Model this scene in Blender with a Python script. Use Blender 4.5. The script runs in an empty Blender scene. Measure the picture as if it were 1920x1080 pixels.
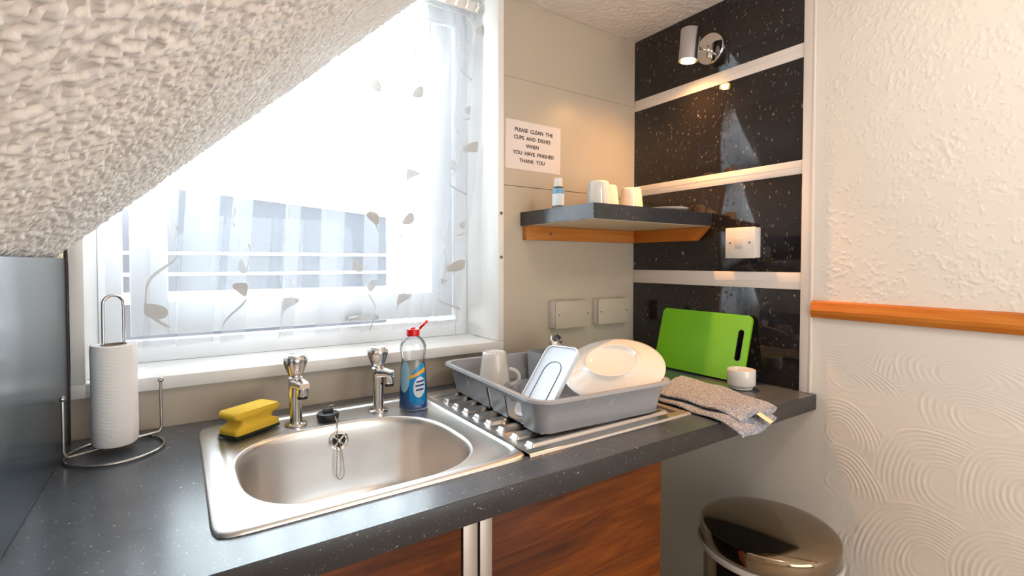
import bpy, bmesh, math, random
import numpy as np
from mathutils import Vector, Matrix, Euler

# ------------------------------------------------------------------ camera, sky, lights, exposure
# Frame of the numbers below: x to the right (right wall at 0), y towards the window wall (at 0),
# z up from the worktop surface, which lies H0 above the floor.
H0 = 0.9
scene = bpy.context.scene
COL = scene.collection
PI = math.pi
random.seed(7)
RNG = np.random.default_rng(11)

cam_d = bpy.data.cameras.new('camera')
cam = bpy.data.objects.new('camera', cam_d)
COL.objects.link(cam)
scene.camera = cam
cam_d.sensor_width = 36.0
cam_d.lens = 36.0 * 932.87 / 1920.0
cam_d.shift_y = -25.92 / 1920.0
cam_d.clip_start = 0.01
_f = Vector((0.55659538, 0.83043334, -0.02412597))
_r = Vector((0.83068805, -0.55673726, 0.00099244))
_u = Vector((0.01260768, 0.02059354, 0.99970843))
cam.matrix_world = Matrix(((_r.x, _u.x, -_f.x, -1.38421725), (_r.y, _u.y, -_f.y, -1.26350586), (_r.z, _u.z, -_f.z, 0.345 + H0), (0, 0, 0, 1)))

SKY_STRENGTH = 15.0
world = bpy.data.worlds.new('overcast_sky')
scene.world = world
world.use_nodes = True
_bg = world.node_tree.nodes['Background']
_bg.inputs[0].default_value = (0.83, 0.925, 1.0, 1)
_bg.inputs[1].default_value = SKY_STRENGTH


def add_light(name, kind, loc, energy, color, **kw):
    d = bpy.data.lights.new(name, kind)
    d.energy = energy
    d.color = color
    o = bpy.data.objects.new(name, d)
    COL.objects.link(o)
    o.location = (loc[0], loc[1], loc[2] + H0)
    for k, v in kw.items():
        setattr(d, k, v)
    return o


# daylight entering by the window beside the sink (sampling portal only), plus an added fill light behind the viewer
portal = add_light('window_portal', 'AREA', (-1.07, 0.30, 0.62), 1.0, (1, 1, 1), shape='RECTANGLE', size=0.95, size_y=1.1)
portal.rotation_euler = (-PI / 2, 0, 0)
portal.data.cycles.is_portal = True
rear = add_light('rear_fill_light', 'AREA', (-0.75, -2.80, 0.10), 17.0, (0.94, 0.97, 1.0), shape='RECTANGLE', size=1.3, size_y=1.2)
rear.rotation_euler = (PI / 2, 0, 0)
room = add_light('room_ceiling_lamp', 'POINT', (-0.66, -1.28, 0.95), 5.4, (1.0, 0.92, 0.84), shadow_soft_size=0.035)
spill = add_light('wall_lamp_spill', 'SPOT', (-0.097, -0.2965, 0.9545), 9.0, (1.0, 0.50, 0.16), shadow_soft_size=0.012, spot_size=math.radians(150), spot_blend=1.0)
spill.rotation_euler = Vector((-0.08, 0.10, -1.0)).to_track_quat('-Z', 'Y').to_euler()
beam = add_light('wall_lamp_beam', 'SPOT', (-0.097, -0.2965, 0.9540), 24.0, (1.0, 0.43, 0.10), shadow_soft_size=0.012, spot_size=math.radians(82), spot_blend=0.6)
beam.rotation_euler = Vector((-0.30, -0.25, -1.0)).to_track_quat('-Z', 'Y').to_euler()

scene.view_settings.view_transform = 'Standard'
scene.view_settings.look = 'None'
scene.view_settings.exposure = 0.25
scene.view_settings.gamma = 1.0
scene.view_settings.use_curve_mapping = False
scene.cycles.max_bounces = 10
scene.cycles.transparent_max_bounces = 24
scene.cycles.transmission_bounces = 8
scene.cycles.caustics_reflective = False
scene.cycles.caustics_refractive = False
scene.cycles.sample_clamp_indirect = 6.0


# ------------------------------------------------------------------ material helpers
def srgb(r, g, b):
    def c(v):
        v /= 255.0
        return v / 12.92 if v <= 0.04045 else ((v + 0.055) / 1.055) ** 2.4
    return (c(r), c(g), c(b), 1.0)


class NT:
    def __init__(self, name):
        self.m = bpy.data.materials.new(name)
        self.m.use_nodes = True
        self.t = self.m.node_tree
        self.n = self.t.nodes
        self.l = self.t.links
        self.bsdf = self.n['Principled BSDF']
        self.out = self.n['Material Output']
        self._tc = None

    def new(self, t):
        return self.n.new(t)

    def put(self, sock, v):
        if isinstance(v, bpy.types.NodeSocket):
            self.l.new(v, sock)
        elif v is not None:
            sock.default_value = v

    def math(self, op, a, b=None, c=None, clamp=False):
        n = self.new('ShaderNodeMath')
        n.operation = op
        n.use_clamp = clamp
        for i, v in enumerate((a, b, c)):
            self.put(n.inputs[i], v)
        return n.outputs[0]

    def coord(self, which='Object', scale=(1, 1, 1), rot=(0, 0, 0), loc=(0, 0, 0)):
        if self._tc is None:
            self._tc = self.new('ShaderNodeTexCoord')
        mp = self.new('ShaderNodeMapping')
        self.l.new(self._tc.outputs[which], mp.inputs[0])
        mp.inputs['Scale'].default_value = scale
        mp.inputs['Rotation'].default_value = rot
        mp.inputs['Location'].default_value = loc
        return mp.outputs[0]

    def noise(self, vec, scale, detail=3, rough=0.5, dist=0.0):
        n = self.new('ShaderNodeTexNoise')
        self.put(n.inputs['Vector'], vec)
        n.inputs['Scale'].default_value = scale
        n.inputs['Detail'].default_value = detail
        n.inputs['Roughness'].default_value = rough
        n.inputs['Distortion'].default_value = dist
        return n.outputs['Fac']

    def voronoi(self, vec, scale, feature='F1'):
        n = self.new('ShaderNodeTexVoronoi')
        n.feature = feature
        self.put(n.inputs['Vector'], vec)
        n.inputs['Scale'].default_value = scale
        return n

    def ramp(self, fac, stops):
        n = self.new('ShaderNodeValToRGB')
        self.put(n.inputs[0], fac)
        el = n.color_ramp.elements
        while len(el) < len(stops):
            el.new(0.5)
        for e, (p, c) in zip(el, stops):
            e.position = p
            e.color = c
        return n.outputs[0]

    def mix(self, fac, a, b):
        n = self.new('ShaderNodeMix')
        n.data_type = 'RGBA'
        self.put(n.inputs[0], fac)
        self.put(n.inputs[6], a)
        self.put(n.inputs[7], b)
        return n.outputs[2]

    def bump(self, h, strength=0.3, dist=0.002):
        n = self.new('ShaderNodeBump')
        self.put(n.inputs['Height'], h)
        n.inputs['Strength'].default_value = strength
        n.inputs['Distance'].default_value = dist
        self.l.new(n.outputs[0], self.bsdf.inputs['Normal'])

    def set(self, **kw):
        for k, v in kw.items():
            self.put(self.bsdf.inputs[k.replace('_', ' ')], v)


def plain(name, col, rough=0.5, metal=0.0, var=0.05, scale=30, **kw):
    """one colour with a faint procedural unevenness of tone and gloss"""
    t = NT(name)
    f = t.noise(t.coord(), scale, 3)
    lo = tuple(c * (1 - var) for c in col[:3]) + (1,)
    hi = tuple(min(1, c * (1 + var)) for c in col[:3]) + (1,)
    t.set(Base_Color=t.mix(f, lo, hi), Metallic=metal)
    t.set(Roughness=t.math('MULTIPLY_ADD', f, rough * 0.08, rough * 0.96))
    t.set(**kw)
    return t.m


def flecked(name, base, fleck, rough, s1=130, th1=0.90, s2=45, th2=0.93, amt2=0.35, stretch=(1, 1, 1), rot=(0, 0, 0), coat=0.0):
    """dark laminate with scattered pale mineral flecks"""
    t = NT(name)
    v = t.coord(scale=stretch, rot=rot)
    warp = t.new('ShaderNodeVectorMath')
    warp.operation = 'ADD'
    nz = t.new('ShaderNodeTexNoise')
    t.l.new(v, nz.inputs['Vector'])
    nz.inputs['Scale'].default_value = 55
    sc = t.new('ShaderNodeVectorMath')
    sc.operation = 'SCALE'
    t.l.new(nz.outputs['Color'], sc.inputs[0])
    sc.inputs['Scale'].default_value = 0.020
    t.l.new(v, warp.inputs[0])
    t.l.new(sc.outputs[0], warp.inputs[1])
    v = warp.outputs[0]
    total = None
    for s, th, amt, r in ((s1, th1, 0.9, 0.34), (s2, th2, amt2, 0.40)):
        vo = t.voronoi(v, s)
        sep = t.new('ShaderNodeSeparateColor')
        t.l.new(vo.outputs['Color'], sep.inputs[0])
        pick = t.math('GREATER_THAN', sep.outputs[0], th)
        near = t.math('SUBTRACT', 1.0, t.math('DIVIDE', vo.outputs['Distance'], r), clamp=True)
        near = t.math('POWER', near, 0.6)
        amount = t.math('MULTIPLY', t.math('MULTIPLY', pick, near), t.math('MULTIPLY', sep.outputs[1], amt))
        total = amount if total is None else t.math('MAXIMUM', total, amount)
    cloud = t.noise(v, 14, 4)
    b = t.mix(cloud, tuple(c * 0.75 for c in base[:3]) + (1,), tuple(c * 1.3 for c in base[:3]) + (1,))
    t.set(Base_Color=t.mix(total, b, fleck), Roughness=t.math('MULTIPLY_ADD', t.noise(v, 90, 2), 0.04, rough), Specular_IOR_Level=0.5, Coat_Weight=coat, Coat_Roughness=rough, Coat_IOR=1.85)
    return t.m


def wood(name, c1, c2, c3, axis='x', scale=1.0, rough=0.4):
    t = NT(name)
    st = {'x': (1.2, 9, 9), 'y': (9, 1.2, 9), 'z': (9, 9, 1.2)}[axis]
    v = t.coord(scale=tuple(s * scale for s in st))
    a = t.noise(v, 2.2, 4, 0.6, 1.6)
    g = t.noise(t.coord(scale=tuple((s * 6 if s > 2 else s * 1.2) * scale for s in st)), 3.0, 4, 0.7, 0.4)
    f = t.math('MULTIPLY_ADD', g, 0.35, t.math('MULTIPLY', a, 0.75))
    t.set(Base_Color=t.ramp(f, [(0.30, c1), (0.52, c2), (0.75, c3)]), Roughness=rough, Specular_IOR_Level=0.2)
    t.bump(g, 0.12, 0.0006)
    return t.m


M = {}
M['cream'] = plain('cream_wall_paint', srgb(236, 227, 216), 0.62, var=0.02, scale=8)
M['ceiling'] = plain('stippled_ceiling_paint', srgb(240, 231, 222), 0.75, var=0.03, scale=12)
M['panel_cream'] = plain('satin_cream_paint', srgb(199, 187, 168), 0.33, var=0.025, scale=6)
M['white_gloss'] = plain('white_gloss_paint', srgb(246, 243, 238), 0.32, var=0.015, scale=9)
M['white_plastic'] = plain('white_plastic', srgb(238, 230, 222), 0.30, var=0.01)
M['off_white_plastic'] = plain('off_white_plastic_trim', srgb(232, 222, 214), 0.28, var=0.01)
M['upvc'] = plain('white_window_plastic', srgb(240, 243, 246), 0.25, var=0.01)
M['china'] = plain('white_glazed_china', srgb(230, 224, 216), 0.08, var=0.01, Coat_Weight=0.4)
M['worktop'] = flecked('dark_grey_flecked_laminate', srgb(82, 87, 94), srgb(225, 222, 218), 0.22, 230, 0.955, 420, 0.95, 0.6, (1, 1, 1), coat=0.05)
M['edging'] = flecked('dark_flecked_edging_strip', srgb(44, 42, 42), srgb(225, 222, 218), 0.35, 230, 0.955, 420, 0.95, 0.6)
M['side_panel'] = flecked('grey_flecked_laminate', srgb(84, 98, 110), srgb(210, 214, 216), 0.2, 200, 0.965, 380, 0.96, 0.6, coat=0.5)
M['black_panel'] = flecked('black_flecked_gloss_laminate', srgb(32, 27, 26), srgb(182, 170, 160), 0.03, 78, 0.82, 150, 0.84, 0.4, (1, 1, 0.6), (0.5, 0, 0), coat=0.0)
M['shelf_top'] = flecked('charcoal_flecked_laminate', srgb(52, 53, 56), srgb(205, 205, 205), 0.22, 170, 0.955, 300, 0.95, 0.6)
M['pine'] = wood('varnished_pine', srgb(158, 84, 22), srgb(192, 112, 40), srgb(206, 134, 60), 'y', 1.0, 0.35)
M['pine_x'] = wood('varnished_pine_batten', srgb(170, 96, 40), srgb(204, 128, 60), srgb(220, 152, 84), 'x', 1.0, 0.38)
M['walnut'] = wood('walnut_effect_door', srgb(48, 18, 1), srgb(92, 42, 3), srgb(128, 66, 10), 'x', 1.0, 0.45)
M['carcass'] = plain('dark_cabinet_board', srgb(58, 46, 36), 0.6)
M['underside'] = plain('pale_board_underside', srgb(222, 200, 168), 0.55)
M['alu'] = plain('brushed_aluminium_strip', srgb(170, 160, 150), 0.38, 0.9, 0.05, 60)
M['chrome'] = plain('polished_chrome', srgb(225, 222, 218), 0.06, 1.0, 0.01)
M['wire'] = plain('satin_steel_wire', srgb(188, 185, 182), 0.22, 1.0, 0.03)
M['steel_dark'] = plain('tinted_polished_steel', srgb(150, 134, 112), 0.09, 1.0, 0.03)
M['black_rubber'] = plain('black_rubber', srgb(26, 26, 28), 0.45)
M['black'] = plain('black_plastic', srgb(16, 15, 15), 0.4)
M['dark_gap'] = plain('painted_gap_shade', srgb(46, 32, 30), 0.7)
M['rack_grey'] = plain('grey_rack_plastic', srgb(162, 162, 165), 0.27, var=0.02)
M['green'] = plain('lime_green_plastic', srgb(118, 192, 0), 0.38, var=0.02)
M['red'] = plain('red_cap_plastic', srgb(222, 10, 18), 0.28, var=0.03)
M['screw'] = plain('screw_metal', srgb(120, 112, 104), 0.3, 1.0)
M['text'] = plain('black_print', srgb(30, 22, 20), 0.6)
M['paper'] = plain('laminated_paper', srgb(240, 228, 222), 0.22, var=0.01)
M['rocker'] = plain('grey_white_rocker', srgb(206, 202, 198), 0.3)
M['scour'] = plain('dark_green_scouring_pad', srgb(34, 46, 26), 0.95, var=0.3, scale=300)
M['collar'] = plain('pale_grey_bin_collar', srgb(205, 200, 192), 0.3)
M['floor'] = plain('grey_vinyl_floor', srgb(206, 196, 186), 0.5, var=0.05, scale=10)
M['render_grey'] = plain('blue_grey_roughcast', srgb(27, 28, 36), 0.9, var=0.08, scale=20)
M['white_out'] = plain('white_coping_paint', srgb(236, 236, 236), 0.6)
M['yard'] = plain('pale_concrete_yard', srgb(176, 176, 172), 0.9)
M['label_white'] = plain('white_label', srgb(228, 238, 242), 0.3)
M['label_blue'] = plain('bright_blue_label', srgb(0, 140, 205), 0.3)
M['label_pale'] = plain('pale_blue_clear_label', srgb(150, 200, 220), 0.35)
M['label_yellow'] = plain('yellow_orange_label_stripe', srgb(250, 180, 40), 0.35)
M['navy'] = plain('navy_print', srgb(20, 60, 130), 0.4)
M['cloth_tag'] = plain('cream_fabric_tag', srgb(238, 226, 180), 0.8)
M['glass_grey'] = plain('smoky_grey_glass', srgb(120, 122, 128), 0.08, Transmission_Weight=0.5)
M['shade_cap'] = plain('satin_metal_lamp_shade', srgb(206, 206, 214), 0.16, 1.0, 0.02)


def steel_sheet():
    t = NT('brushed_stainless_steel')
    a = t.noise(t.coord(scale=(4, 160, 60)), 3.0, 4, 0.6)
    t.set(Base_Color=t.mix(a, srgb(222, 218, 214), srgb(232, 228, 224)), Metallic=1.0)
    t.set(Roughness=t.math('MULTIPLY_ADD', a, 0.05, 0.30))
    return t.m


def tissue():
    t = NT('quilted_kitchen_paper')
    v = t.coord()
    w = t.new('ShaderNodeTexWave')
    t.put(w.inputs['Vector'], v)
    w.wave_type = 'RINGS'
    w.inputs['Scale'].default_value = 55
    w.inputs['Distortion'].default_value = 9
    w.inputs['Detail'].default_value = 1
    w.inputs['Detail Scale'].default_value = 0.6
    t.set(Base_Color=srgb(252, 249, 246), Roughness=0.9)
    t.bump(w.outputs['Fac'], 0.18, 0.0008)
    return t.m


def towel_mat():
    t = NT('blue_grey_waffle_weave')
    v = t.voronoi(t.coord(), 420)
    n = t.noise(t.coord(), 70, 3)
    base = t.mix(n, srgb(134, 142, 168), srgb(172, 176, 188))
    sep = t.new('ShaderNodeSeparateColor')
    t.l.new(v.outputs['Color'], sep.inputs[0])
    t.set(Base_Color=t.mix(t.math('GREATER_THAN', sep.outputs[0], 0.55), base, srgb(204, 204, 206)), Roughness=0.95)
    t.bump(v.outputs['Distance'], 0.9, 0.004)
    return t.m


def glass_thin(name, tint, gloss=0.08):
    t = NT(name)
    tr = t.new('ShaderNodeBsdfTransparent')
    tr.inputs[0].default_value = tint
    gl = t.new('ShaderNodeBsdfGlossy')
    gl.inputs['Roughness'].default_value = 0.03
    fr = t.new('ShaderNodeFresnel')
    fr.inputs[0].default_value = 1.45
    mx = t.new('ShaderNodeMixShader')
    t.l.new(t.math('MULTIPLY_ADD', fr.outputs[0], 0.8, gloss * 0.3), mx.inputs[0])
    t.l.new(tr.outputs[0], mx.inputs[1])
    t.l.new(gl.outputs[0], mx.inputs[2])
    t.l.new(mx.outputs[0], t.out.inputs[0])
    return t.m


def emit(name, col, s):
    t = NT(name)
    t.set(Base_Color=col, Emission_Color=col, Emission_Strength=s)
    return t.m


def sheer():
    """sheer white voile with an embroidered trailing-leaf pattern, laid out on the cloth's own u, v in metres"""
    t = NT('sheer_white_voile')
    tc = t.new('ShaderNodeTexCoord')
    sp = t.new('ShaderNodeSeparateXYZ')
    t.l.new(tc.outputs['UV'], sp.inputs[0])
    TU, TV = 0.36, 0.36
    cu = t.math('DIVIDE', sp.outputs[0], TU)
    col = t.math('FLOOR', cu)
    odd = t.math('FLOORED_MODULO', col, 2.0)
    p = t.math('MULTIPLY', t.math('SUBTRACT', t.math('SUBTRACT', cu, col), 0.5), TU)
    cv = t.math('ADD', t.math('DIVIDE', sp.outputs[1], TV), t.math('MULTIPLY', odd, 0.37))
    q = t.math('MULTIPLY', t.math('SUBTRACT', t.math('FRACT', cv), 0.5), TV)
    sway = t.math('MULTIPLY', t.math('SINE', t.math('MULTIPLY', q, 2 * PI / TV)), 0.040)
    d = t.math('ABSOLUTE', t.math('SUBTRACT', p, sway))
    stem = t.math('MULTIPLY', t.math('LESS_THAN', d, 0.0024), t.math('GREATER_THAN', t.math('ABSOLUTE', q), 0.02))
    mot = t.math('MULTIPLY', stem, 0.9)
    for (lx, ly, a, rx, ry) in ((0.030, 0.060, 0.7, 0.021, 0.013), (-0.060, -0.075, 2.2, 0.020, 0.012), (-0.012, -0.125, 0.9, 0.019, 0.012)):
        dx = t.math('SUBTRACT', p, lx)
        dy = t.math('SUBTRACT', q, ly)
        ex = t.math('DIVIDE', t.math('ADD', t.math('MULTIPLY', dx, math.cos(a)), t.math('MULTIPLY', dy, math.sin(a))), rx)
        ey = t.math('DIVIDE', t.math('ADD', t.math('MULTIPLY', dx, -math.sin(a)), t.math('MULTIPLY', dy, math.cos(a))), ry)
        ey = t.math('ADD', ey, t.math('MULTIPLY', t.math('MULTIPLY', ex, ex), 0.45))
        r2 = t.math('ADD', t.math('MULTIPLY', ex, ex), t.math('MULTIPLY', ey, ey))
        mot = t.math('MAXIMUM', mot, t.math('LESS_THAN', r2, 1.0))
    df = t.new('ShaderNodeBsdfDiffuse')
    tl = t.new('ShaderNodeBsdfTranslucent')
    c = t.mix(mot, srgb(250, 250, 252), srgb(236, 232, 228))
    t.l.new(c, df.inputs[0])
    t.l.new(t.mix(mot, srgb(176, 179, 184), srgb(70, 69, 68)), tl.inputs[0])
    m1 = t.new('ShaderNodeMixShader')
    t.l.new(t.math('MULTIPLY_ADD', mot, -0.15, 0.55), m1.inputs[0])
    t.l.new(df.outputs[0], m1.inputs[1])
    t.l.new(tl.outputs[0], m1.inputs[2])
    tr = t.new('ShaderNodeBsdfTransparent')
    m2 = t.new('ShaderNodeMixShader')
    t.l.new(t.math('MULTIPLY_ADD', mot, 0.735, 0.25), m2.inputs[0])
    t.l.new(tr.outputs[0], m2.inputs[1])
    t.l.new(m1.outputs[0], m2.inputs[2])
    t.l.new(m2.outputs[0], t.out.inputs[0])
    return t.m


M['steel'] = steel_sheet()
M['tissue'] = tissue()
M['towel'] = towel_mat()
M['glass'] = glass_thin('window_glass', (0.96, 0.98, 0.98, 1))
M['clear'] = glass_thin('clear_bottle_plastic', (0.975, 0.985, 0.99, 1), 0.10)
M['bulb'] = emit('glowing_bulb_face', (1.0, 0.60, 0.20, 1), 34.0)
M['voile'] = sheer()
M['sponge'] = plain('yellow_foam', srgb(250, 202, 62), 0.85, var=0.10, scale=160)
M['soap'] = plain('blue_washing_up_liquid', srgb(6, 116, 212), 0.08, var=0.02, Transmission_Weight=0.05)
M['lid_plastic'] = plain('milky_white_plastic', srgb(206, 211, 222), 0.20, var=0.01)


# ------------------------------------------------------------------ mesh helpers
class MB:
    """collects shapes into one mesh, in the frame described at the top"""

    def __init__(self):
        self.v = []
        self.f = []
        self.uv = None
        self.parts = []

    def add(self, verts, faces):
        o = len(self.v)
        self.v += [tuple(p) for p in verts]
        self.f += [tuple(i + o for i in f) for f in faces]
        return self

    def box(self, a, b, bev=0.0, seg=2):
        bm = bmesh.new()
        bmesh.ops.create_cube(bm, size=1.0)
        for v in bm.verts:
            v.co = Vector([(a[i] + b[i]) / 2 + v.co[i] * (b[i] - a[i]) for i in range(3)])
        if bev > 0:
            bmesh.ops.bevel(bm, geom=list(bm.edges), offset=bev, segments=seg, profile=0.5, affect='EDGES')
        return self.bm(bm)

    def bm(self, bm, mat=None):
        if mat is not None:
            bm.transform(mat)
        bm.verts.index_update()
        self.add([v.co[:] for v in bm.verts], [[v.index for v in f.verts] for f in bm.faces])
        bm.free()
        return self

    def rings(self, rs, close0=False, close1=False, loop=False):
        """loft through rings of equal length"""
        n = len(rs[0])
        vs = [p for r in rs for p in r]
        fs = []
        last = len(rs) if loop else len(rs) - 1
        for i in range(last):
            a, b = i * n, ((i + 1) % len(rs)) * n
            for k in range(n):
                k2 = (k + 1) % n
                fs.append((a + k, a + k2, b + k2, b + k))
        if close0:
            fs.append(tuple(range(n))[::-1])
        if close1:
            fs.append(tuple((len(rs) - 1) * n + k for k in range(n)))
        return self.add(vs, fs)

    def lathe(self, prof, c=(0, 0, 0), n=48, axis=(0, 0, 1), sx=1.0, sy=1.0, mod=None, close0=True, close1=True):
        q = Vector(axis).normalized().to_track_quat('Z', 'Y').to_matrix() if tuple(axis) != (0, 0, 1) else Matrix.Identity(3)
        rs = []
        for r, z in prof:
            ring = []
            for k in range(n):
                a = 2 * PI * k / n
                rr = r * (mod(a, z) if mod else 1.0)
                p = q @ Vector((rr * math.cos(a) * sx, rr * math.sin(a) * sy, z))
                ring.append((p.x + c[0], p.y + c[1], p.z + c[2]))
            rs.append(ring)
        return self.rings(rs, close0, close1)

    def tube(self, pts, r, n=10, closed=False, caps=True):
        pts = [Vector(p) for p in pts]
        rr = r if isinstance(r, (list, tuple)) else [r] * len(pts)
        m = len(pts)
        rs = []
        up = None
        for i, p in enumerate(pts):
            a = pts[(i - 1) % m] if (closed or i > 0) else p
            b = pts[(i + 1) % m] if (closed or i < m - 1) else p
            t = (b - a).normalized()
            if up is None:
                up = Vector((0, 0, 1)) if abs(t.z) < 0.9 else Vector((1, 0, 0))
            s = t.cross(up).normalized()
            up = s.cross(t).normalized()
            rs.append([tuple(p + (s * math.cos(2 * PI * k / n) + up * math.sin(2 * PI * k / n)) * rr[i]) for k in range(n)])
        return self.rings(rs, caps and not closed, caps and not closed, closed)

    def ball(self, c, r, n=16, s=(1, 1, 1)):
        prof = [(max(1e-5, r * math.sin(PI * i / 10)), -r * math.cos(PI * i / 10)) for i in range(11)]
        o = len(self.v)
        self.lathe(prof, (0, 0, 0), n)
        for i in range(o, len(self.v)):
            p = self.v[i]
            self.v[i] = (p[0] * s[0] + c[0], p[1] * s[1] + c[1], p[2] * s[2] + c[2])
        return self

    def prism(self, poly, d, holes=(), mat=None):
        """outline in x, y (with holes), thickened from z=0 to z=d, then placed by mat"""
        bm = bmesh.new()
        edges = []
        for lp in [poly] + list(holes):
            vs = [bm.verts.new((p[0], p[1], 0)) for p in lp]
            edges += [bm.edges.new((vs[i], vs[(i + 1) % len(vs)])) for i in range(len(vs))]
        if holes:
            bmesh.ops.triangle_fill(bm, use_beauty=True, edges=edges)
        else:
            bm.faces.new([e.verts[0] for e in edges])
        r = bmesh.ops.extrude_face_region(bm, geom=list(bm.faces))
        for g in r['geom']:
            if isinstance(g, bmesh.types.BMVert):
                g.co.z += d
        bmesh.ops.recalc_face_normals(bm, faces=list(bm.faces))
        return self.bm(bm, mat)

    def grid(self, X, Y, Z, flip=False):
        """numpy grids of equal shape to a sheet"""
        h, w = X.shape
        o = len(self.v)
        self.v += list(map(tuple, np.stack([X, Y, Z], -1).reshape(-1, 3).tolist()))
        idx = np.arange(h * w).reshape(h, w) + o
        q = np.stack([idx[:-1, :-1], idx[:-1, 1:], idx[1:, 1:], idx[1:, :-1]], -1).reshape(-1, 4)
        if flip:
            q = q[:, ::-1]
        self.f += list(map(tuple, q.tolist()))
        return self

    def move(self, mat):
        self.v = [tuple(mat @ Vector(p)) for p in self.v]
        return self


ORG = {}


def build(name, mb, mat, parent=None, smooth=30.0):
    me = bpy.data.meshes.new(name)
    org = ORG.get(parent.name, Vector((0, 0, 0))) if parent else Vector((0, 0, 0))
    me.from_pydata([(p[0] - org.x, p[1] - org.y, p[2] - org.z) for p in mb.v], [], mb.f)
    me.update()
    if smooth is not None:
        me.shade_smooth()
        me.set_sharp_from_angle(angle=math.radians(smooth))
    me.materials.append(M[mat] if isinstance(mat, str) else mat)
    if mb.uv is not None:
        ul = me.uv_layers.new(name='cloth')
        li = np.zeros(len(me.loops), dtype=np.int32)
        me.loops.foreach_get('vertex_index', li)
        ul.data.foreach_set('uv', np.asarray(mb.uv, dtype=np.float32)[li].ravel())
    o = bpy.data.objects.new(name, me)
    COL.objects.link(o)
    if parent:
        o.parent = parent
        ORG[o.name] = org
    else:
        o.location = (0, 0, H0)
    return o


def thing(name, label, cat, org=(0, 0, 0), group=None):
    o = bpy.data.objects.new(name, None)
    o.empty_display_size = 0.03
    COL.objects.link(o)
    o.location = (org[0], org[1], org[2] + H0)
    ORG[o.name] = Vector(org)
    return tag(o, label, cat, group)


def tag(o, label, cat, group=None):
    o['label'] = label
    o['category'] = cat
    if group:
        o['group'] = group
    return o


def structure(name, mb, mat, parent=None, smooth=30.0):
    o = build(name, mb, mat, parent, smooth)
    if parent is None:
        o['kind'] = 'structure'
    return o


def dup(root, loc, rotz, label, group=None):
    r = root.copy()
    COL.objects.link(r)
    r.location = (loc[0], loc[1], loc[2] + H0)
    r.rotation_euler = (0, 0, rotz)
    tag(r, label, root['category'], group)
    for ch in list(root.children):
        c = ch.copy()
        COL.objects.link(c)
        c.parent = r
        for g in list(ch.children):
            d = g.copy()
            COL.objects.link(d)
            d.parent = c
    return r


def rrect(x0, y0, x1, y1, r, n=6):
    pts = []
    for cx, cy, a0 in ((x1 - r, y1 - r, 0), (x0 + r, y1 - r, PI / 2), (x0 + r, y0 + r, PI), (x1 - r, y0 + r, 1.5 * PI)):
        for k in range(n + 1):
            a = a0 + PI / 2 * k / n
            pts.append((cx + r * math.cos(a), cy + r * math.sin(a)))
    return pts


def spread_line(parts):
    """piecewise even coordinates: [(start, step), ..., end]"""
    out = []
    for (a, s), (b, _) in zip(parts[:-1], parts[1:]):
        n = max(1, int(round(abs(b - a) / s)))
        out += list(np.linspace(a, b, n, endpoint=False))
    out.append(parts[-1][0])
    return np.array(out)


def value_noise(U, V, seed, cell):
    r = np.random.default_rng(seed)
    T = r.random((257, 257))
    u, v = U / cell, V / cell
    i, j = np.floor(u).astype(int), np.floor(v).astype(int)
    fu, fv = u - i, v - j
    fu, fv = fu * fu * (3 - 2 * fu), fv * fv * (3 - 2 * fv)
    i0, i1, j0, j1 = i % 256, (i + 1) % 256, j % 256, (j + 1) % 256
    return (T[i0, j0] * (1 - fu) + T[i1, j0] * fu) * (1 - fv) + (T[i0, j1] * (1 - fu) + T[i1, j1] * fu) * fv


# ------------------------------------------------------------------ the room
XL, YF = -1.559, -0.63            # left side panel, worktop front edge
CZ = 1.140                        # flat ceiling
YR = -2.9                         # rear wall


def slope_z(x):
    return 0.366 + 0.945 * (x + 1.565)


b = MB().box((-1.75, YR - 0.1, -H0 - 0.06), (0.06, 0.1, -H0))
structure('floor', b, 'floor')


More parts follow.
